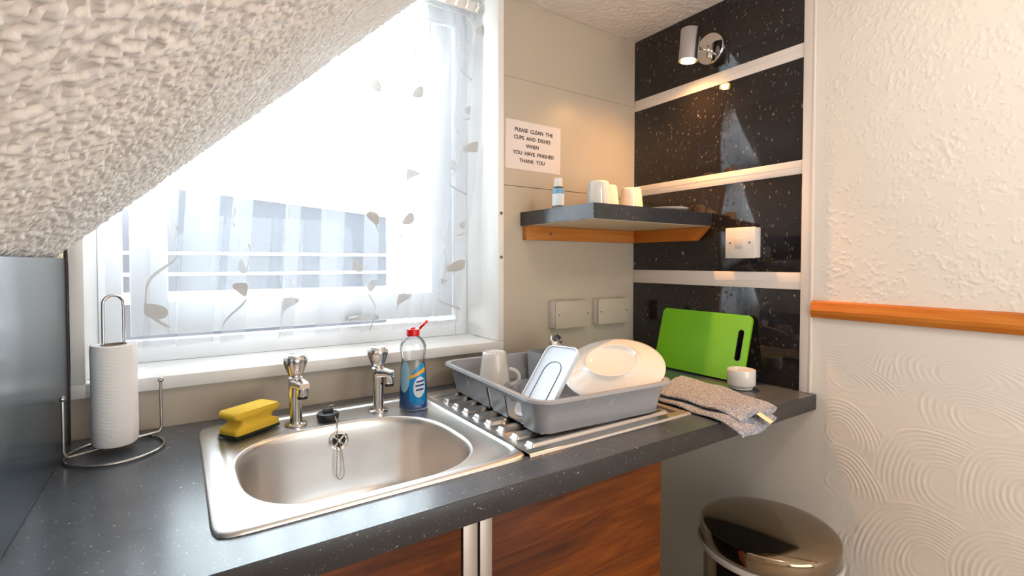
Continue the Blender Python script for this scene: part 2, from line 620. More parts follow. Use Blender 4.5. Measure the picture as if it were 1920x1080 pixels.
def right_wall():
    """plaster wall: chipped paper above the rail, combed swirls below it, smooth behind the panels and under the worktop"""
    ys = spread_line([(YR, 0.05), (-1.16, 0.0020), (-0.62, 0.02), (0.0, 0)])
    zs = spread_line([(-H0, 0.02), (-0.42, 0.0022), (0.205, 0.0022), (1.145, 0)])
    Y, Z = np.meshgrid(ys, zs)
    Hh = 0.0006 * value_noise(Y + 9, Z + 9, 3, 0.05)
    up = Z > 0.215
    r = np.random.default_rng(5)
    chips = np.zeros_like(Y)
    n1 = value_noise(Y + 9, Z + 9, 21, 0.0062)
    n2 = value_noise(Y + 9 + 0.3 * (Z + 9), (Z + 9) * 0.62, 22, 0.0046)
    n3 = value_noise(Y + 9, Z + 9, 23, 0.05)
    m = n1 * 0.55 + n2 * 0.55 + (n3 - 0.5) * 0.28
    chips = np.clip((m - 0.68) / 0.09, 0, 1) * 0.0011
    sw = np.zeros_like(Y)
    big = value_noise(Y + 9, Z + 9, 31, 0.10)
    fine = value_noise(Y + 9, Z + 9, 32, 0.012)
    fans = []
    for row in range(9):
        for colm in range(4):
            fans.append((-0.66 - colm * 0.17 + r.uniform(-0.04, 0.04) - (row % 2) * 0.08, 0.16 - row * 0.075 + r.uniform(-0.02, 0.02), r.uniform(0.10, 0.14), r.uniform(0.06, 0.09), r.uniform(-0.4, -0.2)))
    fans += [(-0.692, 0.06, 0.11, 0.06, -0.45), (-0.915, 0.105, 0.12, 0.055, -0.15), (-0.955, 0.02, 0.115, 0.062, -0.2),
             (-0.690, -0.075, 0.085, 0.075, -0.7), (-0.905, -0.135, 0.145, 0.108, -0.42), (-0.690, -0.20, 0.085, 0.085, -0.8),
             (-1.04, -0.12, 0.13, 0.09, -0.4), (-0.870, -0.325, 0.140, 0.125, -0.5), (-1.03, -0.30, 0.13, 0.10, -0.4)]
    for cy, cz, ry, rz, tl in fans:
        # towards the viewer y decreases to the right: u runs right, w runs up
        u, w = -(Y - cy), Z - cz
        uu = u * math.cos(tl) + w * math.sin(tl)
        ww = -u * math.sin(tl) + w * math.cos(tl)
        ww = np.where(ww < 0, ww * 0.62, ww)
        uu = np.where(uu > 0, uu * 0.62, uu)
        rho = np.sqrt((uu / ry) ** 2 + (ww / rz) ** 2)
        rr = rho * (ry + rz) / 2
        pat = 0.5 + 0.5 * np.sin(2 * PI * rr / 0.0092 + big * 9)
        pat = pat ** 1.6 * (0.35 + 0.65 * value_noise(Y + 9 + rr, Z + 9, int(abs(cy) * 977) + 3, 0.03))
        edge = np.clip((1 - rho) / 0.06, 0, 1)
        new = 0.0012 * pat * np.clip((rho - 0.12) / 0.2, 0, 1) * np.clip((w / rz + 0.75) / 0.6, 0.1, 1)
        sw = sw * (1 - edge) + new * edge
    sw += 0.0004 * fine
    tz = np.clip((0.175 - Z) / 0.05, 0.15, 1)
    strip = np.clip((-0.645 - Y) / 0.02, 0, 1)
    Hh += np.where(up, chips * np.clip((-0.632 - Y) / 0.02, 0.0, 1), sw * tz * strip * (Y < -0.63))
    X = -Hh
    mb = MB().grid(X, Y, Z, flip=False)
    mb.box((0.0005, YR, -H0), (0.06, 0.05, 1.145))
    return mb


structure('wall_right', right_wall(), 'cream', smooth=60)

# window wall: cream boards right of the window, painted board below the sill, wall above
b = MB()
b.box((-0.5795, 0.0, -H0), (0.0, 0.16, 0.577))
b.box((-0.5795, -0.0012, 0.5785), (0.0, 0.16, 0.905))
b.box((-0.5795, 0.0002, 0.9065), (0.0, 0.16, CZ))
b.box((-1.62, 0.0, -H0), (-0.5795, 0.16, 0.083))
b.box((-1.62, 0.0, 1.165), (0.0, 0.16, 1.35))
b.box((-1.70, 0.0, -H0), (-1.562, 0.2, 1.35))
structure('wall_back', b, 'panel_cream')
b = MB().box((-1.66, YR, -H0), (-1.578, 0.0, 0.36))
structure('wall_left', b, 'panel_cream')
b = MB().box((-1.75, YR - 0.08, -H0), (0.06, YR, 1.3))
structure('wall_rear', b, 'cream')


def sloped_ceiling():
    """stippled plaster on the roof slope; fine where the viewer is close"""
    L0, L1 = -1.5775, -0.745
    xs = spread_line([(L0, 0.0017), (-1.1, 0.0026), (L1, 0)])
    ys = spread_line([(YR, 0.05), (-1.25, 0.0018), (-0.55, 0.0024), (-0.0205, 0)])
    X, Y = np.meshgrid(xs, ys)
    S = (X - L0) * 1.376            # distance along the slope
    ca, sa = math.cos(0.65), math.sin(0.65)
    P1, Q1 = (S + 3) * ca - (Y + 9) * sa + 20, (S + 3) * sa + (Y + 9) * ca
    P2, Q2 = (S + 3) * sa + (Y + 9) * ca + 3, (Y + 9) * sa - (S + 3) * ca + 20
    a = value_noise(P1, Q1, 41, 0.0068)
    c = value_noise(P2, Q2 * 0.9, 42, 0.0047)
    d = value_noise(P1 + 1, Q2, 43, 0.0027)
    e = value_noise(S + 3, Y + 9, 44, 0.06)
    f = np.clip((0.52 * a + 0.48 * c - 0.28) / 0.44, 0, 1)
    Hh = f * f * (3 - 2 * f) * 0.85 + 0.30 * d
    Hh = Hh * 0.0056 * (0.75 + 0.5 * e)
    Z = slope_z(X)
    nx, nz = 0.687, -0.727          # into the room
    k = np.clip((-0.0205 - Y) / 0.012, 0, 1)
    Hh = Hh * k
    mb = MB().grid(X + nx * Hh, Y, Z + nz * Hh, flip=True)
    # solid back of the slope, finished flush with the window lining
    v = []
    for y in (YR, -0.0205):
        for x, o in ((L0, 0.001), (L1, 0.001), (L1, 0.05), (L0, 0.05)):
            v.append((x - nx * o, y, slope_z(x) - nz * o))
    mb.add(v, [(0, 1, 2, 3), (7, 6, 5, 4), (0, 4, 5, 1), (1, 5, 6, 2), (2, 6, 7, 3), (3, 7, 4, 0)])
    return mb


structure('ceiling', sloped_ceiling(), 'ceiling', smooth=80)


def flat_ceiling():
    xs = spread_line([(-0.76, 0.0035), (0.0, 0)])
    ys = spread_line([(YR, 0.06), (-0.62, 0.0035), (-0.0005, 0)])
    X, Y = np.meshgrid(xs, ys)
    Hh = 0.0022 * np.clip((value_noise(X + 3, Y + 9, 51, 0.009) * 0.6 + value_noise(X + 3, Y + 9, 52, 0.005) * 0.5 - 0.35) * 1.8, 0, 1)
    mb = MB().grid(X, Y, CZ - Hh, flip=True)
    mb.box((-0.80, YR, CZ + 0.001), (0.06, 0.1, CZ + 0.05))
    return mb


structure('ceiling.001', flat_ceiling(), 'ceiling', smooth=80)

# ------------------------------------------------------------------ window
win = thing('window_1', 'white window deep in a white boxed recess behind the sheer curtain', 'window')
win['kind'] = 'structure'
b = MB().box((-1.535, -0.020, 0.083), (-0.580, 0.20, 0.110), 0.002)
b.box((-1.557, -0.0205, 0.083), (-1.535, 0.0, 0.110), 0.001)
structure('window_sill', b, 'white_gloss', win)
b = MB().box((-1.557, -0.020, 0.110), (-1.535, 0.20, 1.160), 0.0015)
structure('window_jamb', b, 'white_gloss', win)
b = MB().box((-0.600, -0.020, 0.1105), (-0.580, 0.20, 1.160), 0.0015)
structure('window_jamb', b, 'white_gloss', win)
b = MB().box((-1.535, 0.001, 1.140), (-0.600, 0.20, 1.160))
structure('window_head', b, 'white_gloss', win)
b = MB()
for z in (0.49, 0.36):
    b.lathe([(0.0045, 0), (0.0045, 0.0012), (0.0015, 0.0016)], (-0.590, -0.0212, z), 14, (0, -1, 0))
structure('screw_head', b, 'screw', win)


def frame_bars(x0, x1, z0, z1, w, y0, y1, wb=None):
    m = MB()
    wb = wb or w
    m.box((x0, y0, z0), (x0 + w, y1, z1), 0.003)
    m.box((x1 - w, y0, z0), (x1, y1, z1), 0.003)
    m.box((x0 + w, y0, z0), (x1 - w, y1, z0 + wb), 0.003)
    m.box((x0 + w, y0, z1 - w), (x1 - w, y1, z1), 0.003)
    return m


structure('window_frame', frame_bars(-1.535, -0.600, 0.110, 1.140, 0.042, 0.170, 0.215, 0.050), 'upvc', win)
structure('casement', frame_bars(-1.478, -0.650, 0.172, 1.092, 0.072, 0.178, 0.222, 0.078), 'upvc', win)
b = MB().box((-0.99, 0.155, 0.176), (-0.90, 0.178, 0.190), 0.003)
b.tube([(-0.985, 0.160, 0.186), (-0.965, 0.146, 0.190), (-0.915, 0.146, 0.188)], 0.006, 8)
structure('casement_handle', b, 'wire', win)
b = MB().box((-1.41, 0.196, 0.245), (-0.718, 0.202, 1.025))
structure('glass_pane', b, 'glass', win)

fill_frame = frame_bars(-1.42, -0.08, -0.53, 0.73, 0.05, YR + 0.001, YR + 0.05)  # frame added to go with the rear fill light, no known window here
fill_frame.box((-0.775, YR + 0.001, -0.48), (-0.725, YR + 0.05, 0.68), 0.003)
structure('rear_fill_frame', fill_frame, 'upvc')

# ------------------------------------------------------------------ outside the window
b = MB().box((-6, 0.5, -1.1), (5, 8, -1.0))
g = structure('ground', b, 'yard')
nb = thing('neighbouring_building', 'low blue-grey roughcast building with white coping outside the window', 'building', (-0.9, 3.0, -1.0))
b = MB()
xa, xb = -2.6, 0.14
za, zb = 0.85 + 0.074 * 1.435, 0.735
b.add([(xa, 3.0, -1.0), (xb, 3.0, -1.0), (xb, 3.0, zb), (xa, 3.0, za), (xa, 3.6, -1.0), (xb, 3.6, -1.0), (xb, 3.6, zb), (xa, 3.6, za)],
      [(0, 1, 2, 3), (5, 4, 7, 6), (1, 5, 6, 2), (4, 0, 3, 7), (3, 2, 6, 7), (4, 5, 1, 0)])
build('rendered_wall', b, 'render_grey', nb)
b = MB()
b.add([(xa, 2.94, za), (xb + 0.05, 2.94, zb), (xb + 0.05, 2.94, zb + 0.07), (xa, 2.94, za + 0.07), (xa, 3.65, za), (xb + 0.05, 3.65, zb), (xb + 0.05, 3.65, zb + 0.07), (xa, 3.65, za + 0.07)],
      [(0, 1, 2, 3), (5, 4, 7, 6), (1, 5, 6, 2), (4, 0, 3, 7), (3, 2, 6, 7), (4, 5, 1, 0)])
build('coping', b, 'white_out', nb)
for z in (0.395, 0.247):
    b = MB().box((xa, 2.94, z), (xb, 3.0, z + 0.022))
    build('ledge', b, 'white_out', nb)
b = MB().box((xa, 2.90, 0.06), (xb, 3.0, 0.135))
build('ledge', b, 'white_out', nb)

# ------------------------------------------------------------------ curtain
rl = thing('curtain_rail', 'thin white curtain rail at the top of the window recess', 'rail', (-1.07, 0.124, 1.118))
b = MB().tube([(-1.534, 0.124, 1.118), (-0.601, 0.124, 1.118)], 0.005, 10)
build('rod', b, 'white_gloss', rl)
for x in (-1.531, -0.604):
    b = MB().box((x - 0.003, 0.115, 1.108), (x + 0.003, 0.168, 1.130), 0.001)
    build('bracket', b, 'white_plastic', rl)


def curtain():
    """gathered voile: the folds double back on themselves, so two or three layers overlap in places"""
    NS, NZ = 900, 60
    s = np.linspace(0, 1, NS)
    z = np.linspace(0.158, 1.128, NZ)
    r = np.random.default_rng(17)
    nf = 10
    k = np.array([0.55, 0.75, 0.6, 0.95, 1.25, 0.9, 1.25, 1.0, 0.7, 0.6])
    k = np.cumsum(k) / k.sum()
    ph = np.interp(s, np.concatenate([[0], k]), np.arange(nf + 1)) * 2 * PI
    amp = np.interp(s, np.linspace(0, 1, 14), r.uniform(0.020, 0.033, 14))
    S, Z = np.meshgrid(s, z)
    P = np.broadcast_to(ph, S.shape)
    A = np.broadcast_to(amp, S.shape)
    t = (Z - 0.158) / 0.97
    gather = np.clip((t - 0.93) / 0.07, 0, 1)
    xl = -1.505 + 0.02 * t
    xr = -0.688 + 0.080 * np.clip(t / 0.85, 0, 1) ** 0.8 - 0.02 * gather
    X = xl + (xr - xl) * S + A * 1.75 * np.sin(P + 0.5 * np.sin(2.2 * t + S * 9) + 0.35 * np.sin(2 * P + 1.3)) + 0.016 * t * np.sin(S * 8.0) * (1 - 0.55 * gather)
    Y = 0.088 + A * 0.95 * np.cos(P + 0.35 * np.sin(2.3 * t + S * 7)) * (1 - 0.6 * gather)
    Y = Y + 0.004 * gather * np.sin(P * 9)
    X = np.clip(X, -1.532, -0.603)
    Z = Z + 0.003 * np.sin(P * 1.0) * (1 - t)
    mb = MB().grid(X, Y, Z)
    U = np.broadcast_to((s * 2.0), S.shape)
    mb.uv = np.stack([U, Z], -1).reshape(-1, 2)
    return mb


cu = thing('curtain', 'sheer white voile curtain with embroidered trailing leaves hanging in the window recess', 'curtain', (-1.07, 0.088, 0.16))
build('voile', curtain(), 'voile', cu, smooth=80)
b = MB()
for i in range(26):
    x = -1.50 + i * 0.0348
    b.tube([(x, 0.060, 1.100), (x + 0.006, 0.055, 1.113), (x + 0.010, 0.062, 1.128)], 0.004, 6)
b.box((-1.515, 0.064, 1.100), (-0.618, 0.0685, 1.130), 0.001)
build('header_tape', b, 'white_plastic', cu)

# ------------------------------------------------------------------ worktop, cabinet, side panel
def worktop():
    # plan with a cut-out for the bowl, front edge softly rounded
    x0, x1 = XL, -0.0005
    bm_poly = [(x0, -0.002), (x0, YF), (x1, YF), (x1, -0.002)]
    hole = rrect(-1.335, -0.5495, -0.436, -0.096, 0.028, 5)
    m = MB().prism(bm_poly, 0.040, [hole], Matrix.Translation((0, 0, -0.040)))
    return m


wt = thing('worktop', 'dark grey flecked laminate worktop under the window holding the steel sink', 'worktop', (-0.78, -0.3, -0.04))
build('slab', worktop(), 'worktop', wt, smooth=20)
b = MB().box((XL, YF - 0.0016, -0.040), (-0.0005, YF - 0.0001, -0.0004), 0.0006)
build('edging', b, 'edging', wt)

sp = MB().box((-1.5775, -1.30, 0.0004), (XL, -0.034, 0.3515), 0.0008)
tag(build('side_splashback', sp, 'side_panel'), 'blue-grey flecked splashback panel on the left wall under the sloping ceiling', 'splashback')
b = MB().box((-1.5615, -0.033, 0.0), (-1.5575, -0.0205, 0.375))  # dark strip colours in the shade of the open gap beside the panel
structure('trim_6', b, 'dark_gap')

cab = thing('sink_cabinet', 'walnut effect cabinet with two doors under the worktop', 'cabinet', (-1.07, -0.3, -H0))
b = MB()
b.box((-1.557, -0.58, -H0 + 0.10), (-1.540, -0.02, -0.042))
b.box((-0.590, -0.58, -H0 + 0.10), (-0.574, -0.02, -0.042))
b.box((-1.540, -0.58, -H0 + 0.10), (-0.590, -0.02, -H0 + 0.118))
b.box((-1.540, -0.58, -0.075), (-0.590, -0.56, -0.042))
build('carcass', b, 'carcass', cab)
b = MB().box((-1.557, -0.54, -H0 + 0.001), (-0.574, -0.52, -H0 + 0.10))
build('plinth', b, 'carcass', cab)
for x0, x1, sx0, sx1 in ((-1.556, -1.032, -1.029, -1.0035), (-0.977, -0.5735, -0.9995, -0.977)):
    b = MB().box((x0, -0.600, -H0 + 0.105), (x1, -0.582, -0.054), 0.001)
    d = build('door', b, 'walnut', cab)
    b = MB().box((sx0, -0.601, -H0 + 0.105), (sx1, -0.583, -0.054), 0.0012)
    h = build('handle_strip', b, 'alu', d)
    h['label'] = 'vertical aluminium strip on the door edge'

# ------------------------------------------------------------------ panelled right wall
SB = [(0.0008, 0.272), (0.318, 0.581), (0.618, 0.888), (0.926, CZ - 0.003)]
SBL = ['lowest gloss black flecked panel, behind the green chopping board',
       'gloss black flecked panel behind the shelf and light switch',
       'gloss black flecked panel between the shelf and the lamp panel',
       'topmost gloss black flecked panel carrying the wall lamp']
for (z0, z1), lb in zip(SB, SBL):
    b = MB().box((-0.004, -0.590, z0), (-0.0002, -0.0016, z1), 0.0006)
    tag(build('splashback_panel', b, 'black_panel'), lb, 'wall panel', 'black panels on the right wall')
for i, (z0, z1) in enumerate(((0.272, 0.318), (0.581, 0.618), (0.888, 0.926))):
    b = MB().box((-0.0055, -0.591, z0), (-0.0002, -0.0014, z1), 0.001)
    b.box((-0.0062, -0.591, z0 + 0.020), (-0.0050, -0.0014, z0 + 0.0215))
    structure('trim_%d' % (i + 1), b, 'off_white_plastic')
b = MB().box((-0.0085, -0.618, 0.0004), (-0.0002, -0.591, CZ - 0.003), 0.001)
b.box((-0.0105, -0.6205, 0.0004), (-0.0002, -0.6155, CZ - 0.003), 0.001)
structure('trim_4', b, 'off_white_plastic')

# pine rail: bevelled section run along the wall
sec = [(-0.001, 0.201), (-0.013, 0.203), (-0.019, 0.213), (-0.020, 0.222), (-0.013, 0.242), (-0.001, 0.246)]
b = MB().rings([[(x, y, z) for x, z in sec] for y in (YR + 0.002, -1.1, -0.9, -0.7, -0.6212)], True, True)
structure('trim_5', b, 'pine', smooth=15)

# ------------------------------------------------------------------ shelf with its battens
sh = thing('corner_shelf', 'charcoal laminate corner shelf on pine battens holding white cups', 'shelf', (-0.25, -0.16, 0.456))
b = MB()
b.add([(-0.507, -0.0008, 0.4575), (-0.503, -0.322, 0.4575), (-0.0045, -0.322, 0.4575), (-0.0045, -0.0008, 0.4575),
       (-0.507, -0.0008, 0.498), (-0.503, -0.322, 0.498), (-0.0045, -0.322, 0.498), (-0.0045, -0.0008, 0.498)],
      [(3, 2, 1, 0), (4, 5, 6, 7), (0, 1, 5, 4), (1, 2, 6, 5), (2, 3, 7, 6), (3, 0, 4, 7)])
build('shelf_board', b, 'shelf_top', sh)
b = MB().box((-0.500, -0.319, 0.4565), (-0.008, -0.003, 0.4576))
u = build('underside_facing', b, 'underside', sh)
u['label'] = 'pale cream underside of the shelf board'
b = MB().box((-0.498, -0.022, 0.414), (-0.0045, -0.0008, 0.456), 0.0012)
bt = build('batten', b, 'pine_x', sh)
b = MB().lathe([(0.0045, 0), (0.0045, 0.001), (0.002, 0.002)], (-0.407, -0.0222, 0.434), 14, (0, -1, 0))
build('screw', b, 'screw', bt)
b = MB()
poly = [(-0.023, 0.456), (-0.318, 0.456), (-0.275, 0.414), (-0.023, 0.414)]
b.rings([[(x, y, z) for y, z in poly] for x in (-0.026, -0.0045)], True, True)
build('batten', b, 'pine', sh, smooth=10)

# ------------------------------------------------------------------ stainless steel sink
sk = thing('kitchen_sink', 'stainless steel inset sink with one bowl and a ridged drainer', 'sink', (-0.89, -0.315, 0.0))


def sup(c, a, bb, n, m=144):
    out = []
    for k in range(m):
        th = 2 * PI * k / m
        cs, sn = math.cos(th), math.sin(th)
        rr = (abs(cs / a) ** n + abs(sn / bb) ** n) ** (-1.0 / n)
        out.append((c[0] + rr * cs, c[1] + rr * sn))
    return out


def lift(ring, z):
    return [(x, y, z) for x, y in ring]


BC, BA, BB = (-1.117, -0.3615), 0.193, 0.174
bowl_prof = [(1.012, 0.0022), (1.0, 0.0012), (0.985, -0.004), (0.974, -0.015), (0.962, -0.04), (0.95, -0.08), (0.935, -0.11), (0.905, -0.135), (0.85, -0.152), (0.76, -0.161), (0.6, -0.165), (0.35, -0.168), (0.19, -0.170)]
b = MB()
b.rings([lift(sup(BC, BA * s, BB * s, 2.9 if s > 0.5 else 2.9 - (0.5 - s) * 2), z) for s, z in bowl_prof], False, False)
bowl = build('bowl', b, 'steel', sk, smooth=60)
b = MB().lathe([(0.042, -0.1705), (0.040, -0.168), (0.030, -0.171), (0.028, -0.178), (0.0001, -0.179)], (BC[0], BC[1], 0), 32, close0=False, close1=False)
build('waste_outlet', b, 'chrome', bowl)
RX0, RX1, RY0, RY1 = -1.355, -0.420, -0.560, -0.068
DX = -0.872                                 # bowl section / drainer boundary
rc = ((RX0 + DX) / 2, (RY0 + RY1) / 2)
ra, rb = (DX - RX0) / 2, (RY1 - RY0) / 2
b = MB()
rings = [lift(sup(rc, ra, rb, 22), 0.0004), lift(sup(rc, ra - 0.0008, rb - 0.0008, 22), 0.0035), lift(sup(rc, ra - 0.003, rb - 0.003, 22), 0.0052)]
# flat outer flange, then a step down to the deck round the bowl
IC = ((RX0 + 0.032 + DX - 0.004) / 2, (RY0 + 0.022 + RY1 - 0.022) / 2)
ia, ib = (DX - 0.004 - RX0 - 0.032) / 2, (RY1 - 0.022 - RY0 - 0.022) / 2
rings += [lift(sup(IC, ia + 0.004, ib + 0.004, 14), 0.0052), lift(sup(IC, ia + 0.0015, ib + 0.0015, 14), 0.0046), lift(sup(IC, ia - 0.003, ib - 0.003, 14), 0.0020), lift(sup(IC, ia - 0.006, ib - 0.006, 14), 0.0014)]
rings += [lift(sup(BC, BA * 1.03, BB * 1.03, 2.9), 0.0014), lift(sup(BC, BA * 1.018, BB * 1.018, 2.9), 0.0022), lift(sup(BC, BA * 1.008, BB * 1.008, 2.9), 0.0020)]
b.rings(rings)
build('deck', b, 'steel', sk, smooth=50)


def drainer():
    xs = spread_line([(DX - 0.001, 0.0022), (-0.80, 0.004), (-0.47, 0.0022), (RX1, 0)])
    ys = np.linspace(RY0, RY1, 230)
    X, Y = np.meshgrid(xs, ys)
    Z = np.full_like(X, 0.0052)

    def ss(t):
        t = np.clip(t, 0, 1)
        return t * t * (3 - 2 * t)
    inset = np.minimum(np.minimum(X - (DX + 0.006), (RX1 - 0.018) - X), np.minimum(Y - (RY0 + 0.024), (RY1 - 0.040) - Y))
    Z -= 0.0085 * ss(inset / 0.008)
    n = 8
    for i in range(n):
        yc = -0.508 + i * 0.0505
        xa_ = -0.842
        lx = np.minimum(X - xa_, (-0.452) - X)
        ridge = ss((0.0135 - np.abs(Y - yc)) / 0.0042) * ss(lx / 0.006)
        Z += 0.0087 * ridge
    edge = np.minimum(np.minimum(RX1 - X, Y - RY0), RY1 - Y)
    Z = np.where(edge < 0.003, 0.0004 + (Z - 0.0004) * np.sqrt(np.clip(edge / 0.003, 0, 1)), Z)
    return MB().grid(X, Y, Z)


build('drainer', drainer(), 'steel', sk, smooth=60)
# overflow grating on the far wall of the bowl
oc = (-1.108, -0.1958, -0.031)
b = MB().lathe([(0.0195, 0.0), (0.0195, 0.0018), (0.016, 0.003), (0.0135, 0.0022), (0.013, 0.0012)], oc, 32, (0, -1, 0.12), close1=False)
for k in range(4):
    a = PI / 4 + k * PI / 2
    b.tube([(oc[0] + 0.003 * math.cos(a), oc[1] - 0.0025, oc[2] + 0.003 * math.sin(a)), (oc[0] + 0.014 * math.cos(a), oc[1] - 0.0022, oc[2] + 0.014 * math.sin(a))], 0.0022, 8)
b.ball((oc[0], oc[1] - 0.003, oc[2]), 0.0048, 12)
ov = build('overflow', b, 'chrome', bowl)
b = MB().lathe([(0.0130, 0.0), (0.0130, 0.0011), (0.0001, 0.0012)], oc, 24, (0, -1, 0.12))
build('overflow_opening', b, 'black', bowl)

# ------------------------------------------------------------------ plug on its ball chain
pg = thing('sink_plug', 'black rubber sink plug on a steel ball chain behind the bowl', 'plug', (-1.118, -0.146, 0.002))
b = MB().lathe([(0.020, 0.0016), (0.0225, 0.006), (0.0235, 0.013), (0.0225, 0.0165), (0.012, 0.0180), (0.0005, 0.0182)], (-1.118, -0.146, 0), 36)
stop = build('stopper', b, 'black_rubber', pg)
b = MB().box((-1.129, -0.150, 0.0165), (-1.107, -0.142, 0.0262), 0.002)
b.lathe([(0.006, 0.0), (0.0, 0.0)], (-1.118, -0.146, 0.020), 8)
build('grip', b, 'black_rubber', stop)
ring = [(-1.1105 + 0.006 * math.cos(2 * PI * k / 16), -0.147, 0.0265 + 0.006 * math.sin(2 * PI * k / 16)) for k in range(16)]
b = MB().tube(ring, 0.0009, 6, closed=True)
build('split_ring', b, 'chrome', pg)


def chain_path():
    ctrl = [(-1.1075, -0.152, 0.026), (-1.108, -0.168, 0.0105), (-1.1085, -0.184, 0.0060), (-1.1095, -0.1915, 0.002), (-1.1120, -0.2015, -0.016), (-1.1140, -0.2060, -0.045), (-1.1165, -0.2100, -0.080), (-1.1170, -0.2120, -0.098), (-1.1120, -0.2130, -0.107), (-1.1050, -0.2120, -0.105), (-1.1015, -0.2100, -0.095), (-1.1030, -0.2060, -0.065), (-1.1065, -0.2030, -0.042), (-1.1080, -0.2025, -0.034)]
    pts = []
    for i in range(len(ctrl) - 1):
        p0, p1, p2, p3 = (Vector(ctrl[max(0, min(len(ctrl) - 1, i + d))]) for d in (-1, 0, 1, 2))
        for k in range(24):
            t = k / 24
            pts.append(0.5 * ((2 * p1) + (p2 - p0) * t + (2 * p0 - 5 * p1 + 4 * p2 - p3) * t * t + (3 * p1 - p0 - 3 * p2 + p3) * t ** 3))
    pts.append(Vector(ctrl[-1]))
    return pts


cp = chain_path()
acc, beads, last = 0.0, [cp[0]], cp[0]
for p in cp[1:]:
    acc += (p - last).length
    last = p
    if acc >= 0.0034:
        beads.append(p)
        acc = 0.0
b = MB()
for p in beads:
    b.ball(p, 0.00150, 8)
b.tube(cp[::4] + [cp[-1]], 0.0005, 5)
build('ball_chain', b, 'wire', pg)


# ------------------------------------------------------------------ taps
def make_tap(name, label, x, y, spout_dir):
    t = thing(name, label, 'tap', (x, y, 0.0018), 'pillar taps behind the sink bowl')
    c = (x, y, 0.0018)
    b = MB().lathe([(0.0225, 0.0), (0.0225, 0.003), (0.0205, 0.0052), (0.014, 0.0066)], c, 40)
    build('base_flange', b, 'chrome', t)
    b = MB().lathe([(0.0128, 0.0055), (0.0122, 0.012), (0.0128, 0.05), (0.0140, 0.078), (0.0150, 0.090), (0.0140, 0.099), (0.0105, 0.103), (0.0100, 0.110)], c, 40)
    build('body', b, 'chrome', t)
    d = Vector((spout_dir[0], spout_dir[1], 0)).normalized()
    s = Vector((-d.y, d.x, 0))
    b = MB()
    rs = []
    for dist, w, z0, z1 in ((0.0, 0.0145, 0.078, 0.0985), (0.012, 0.0135, 0.079, 0.0985), (0.024, 0.0120, 0.081, 0.0965), (0.033, 0.0115, 0.080, 0.0945), (0.0385, 0.0108, 0.080, 0.092)):
        ring = []
        for px, pz in rrect(-w, z0, w, z1, min(w, (z1 - z0) / 2) * 0.6, 4):
            p = Vector(c) + d * dist + s * px
            ring.append((p.x, p.y, pz + 0.0018))
        rs.append(ring)
    b.rings(rs, True, True)
    sp_ = build('spout', b, 'chrome', t, smooth=50)
    n = Vector(c) + d * 0.0285
    b = MB().lathe([(0.0112, 0.0655), (0.0118, 0.0685), (0.0118, 0.082)], (n.x, n.y, 0.0018), 28)
    build('nozzle', b, 'chrome', sp_)
    b = MB().lathe([(0.0096, 0.0595), (0.0100, 0.0600), (0.0100, 0.0660)], (n.x, n.y, 0.0018), 28)
    build('aerator', b, 'black_rubber', sp_)

    def lobes(a, z):
        k = max(0.0, min(1.0, (z - 0.108) / 0.02)) * max(0.0, min(1.0, (0.145 - z) / 0.012))
        return 1 + 0.055 * k * (2 * abs(math.cos(4 * a)) - 1)
    b = MB().lathe([(0.0105, 0.1035), (0.0135, 0.1060), (0.0165, 0.113), (0.0205, 0.124), (0.0232, 0.134), (0.0236, 0.140), (0.0222, 0.1450), (0.0190, 0.1465)], c, 64, mod=lobes)
    hd = build('handle', b, 'chrome', t, smooth=40)
    b = MB().lathe([(0.0205, 0.1455), (0.0205, 0.1478), (0.0180, 0.1494), (0.010, 0.1503), (0.0002, 0.1506)], c, 40)
    build('handle_cap', b, 'chrome', hd)
    return t


make_tap('pillar_tap', 'left chrome tap, between the yellow sponge and the plug', -1.182, -0.142, (0.28, -0.96))
make_tap('pillar_tap', 'right chrome tap, beside the blue washing-up liquid bottle', -1.005, -0.142, (0.55, -0.62))

# ------------------------------------------------------------------ sponge
org = (-1.268, -0.140, 0.0037)
sg = thing('sponge', 'yellow waisted foam sponge with dark scouring pad on the sink corner', 'sponge', org)
ang = math.atan2(0.055, 0.085)
R = Matrix.Translation(org) @ Matrix.Rotation(ang, 4, 'Z')
L, W2 = 0.050, 0.026
prof = [(-1.0, 0.000), (-1.03, 0.006), (-0.98, 0.011), (-0.74, 0.016), (-0.70, 0.021), (-0.78, 0.026), (-1.02, 0.031), (-1.05, 0.038), (-0.97, 0.0435)]
rs = []
for fx, z in prof:
    rs.append([(px, py, z + 0.0065) for px, py in rrect(fx * L, fx * W2 * (0.96 if fx < -0.9 else 0.98), -fx * L, -fx * W2 * (0.96 if fx < -0.9 else 0.98), 0.006, 4)])
# waist only at the two short ends: keep the long sides nearly straight
rs2 = []
for (fx, z), ring in zip(prof, rs):
    wy = W2 * (1.0 if abs(fx) > 0.9 else 0.90)
    rs2.append([(px, py, z + 0.0065) for px, py in rrect(fx * L, -wy, -fx * L, wy, 0.007, 4)])
b = MB().rings(rs2, True, True).move(R)
build('foam', b, 'sponge', sg, smooth=60)
b = MB().box((-L, -W2, 0.0), (L, W2, 0.0066), 0.002).move(R)
build('scouring_pad', b, 'scour', sg)

# ------------------------------------------------------------------ washing-up liquid
org = (-0.930, -0.170, 0.0018)
bo = thing('soap_bottle', 'clear bottle of blue washing-up liquid with open red flip cap', 'bottle', org)
az = -0.42                                   # the flat front faces the room


def oval(prof, n=48):
    R = Matrix.Rotation(az, 4, 'Z')
    rs = []
    for rx, ry, z in prof:
        ring = []
        for k in range(n):
            a = 2 * PI * k / n
            p = R @ Vector((rx * math.cos(a), ry * math.sin(a), 0))
            ring.append((p.x + org[0], p.y + org[1], z + org[2]))
        rs.append(ring)
    return rs


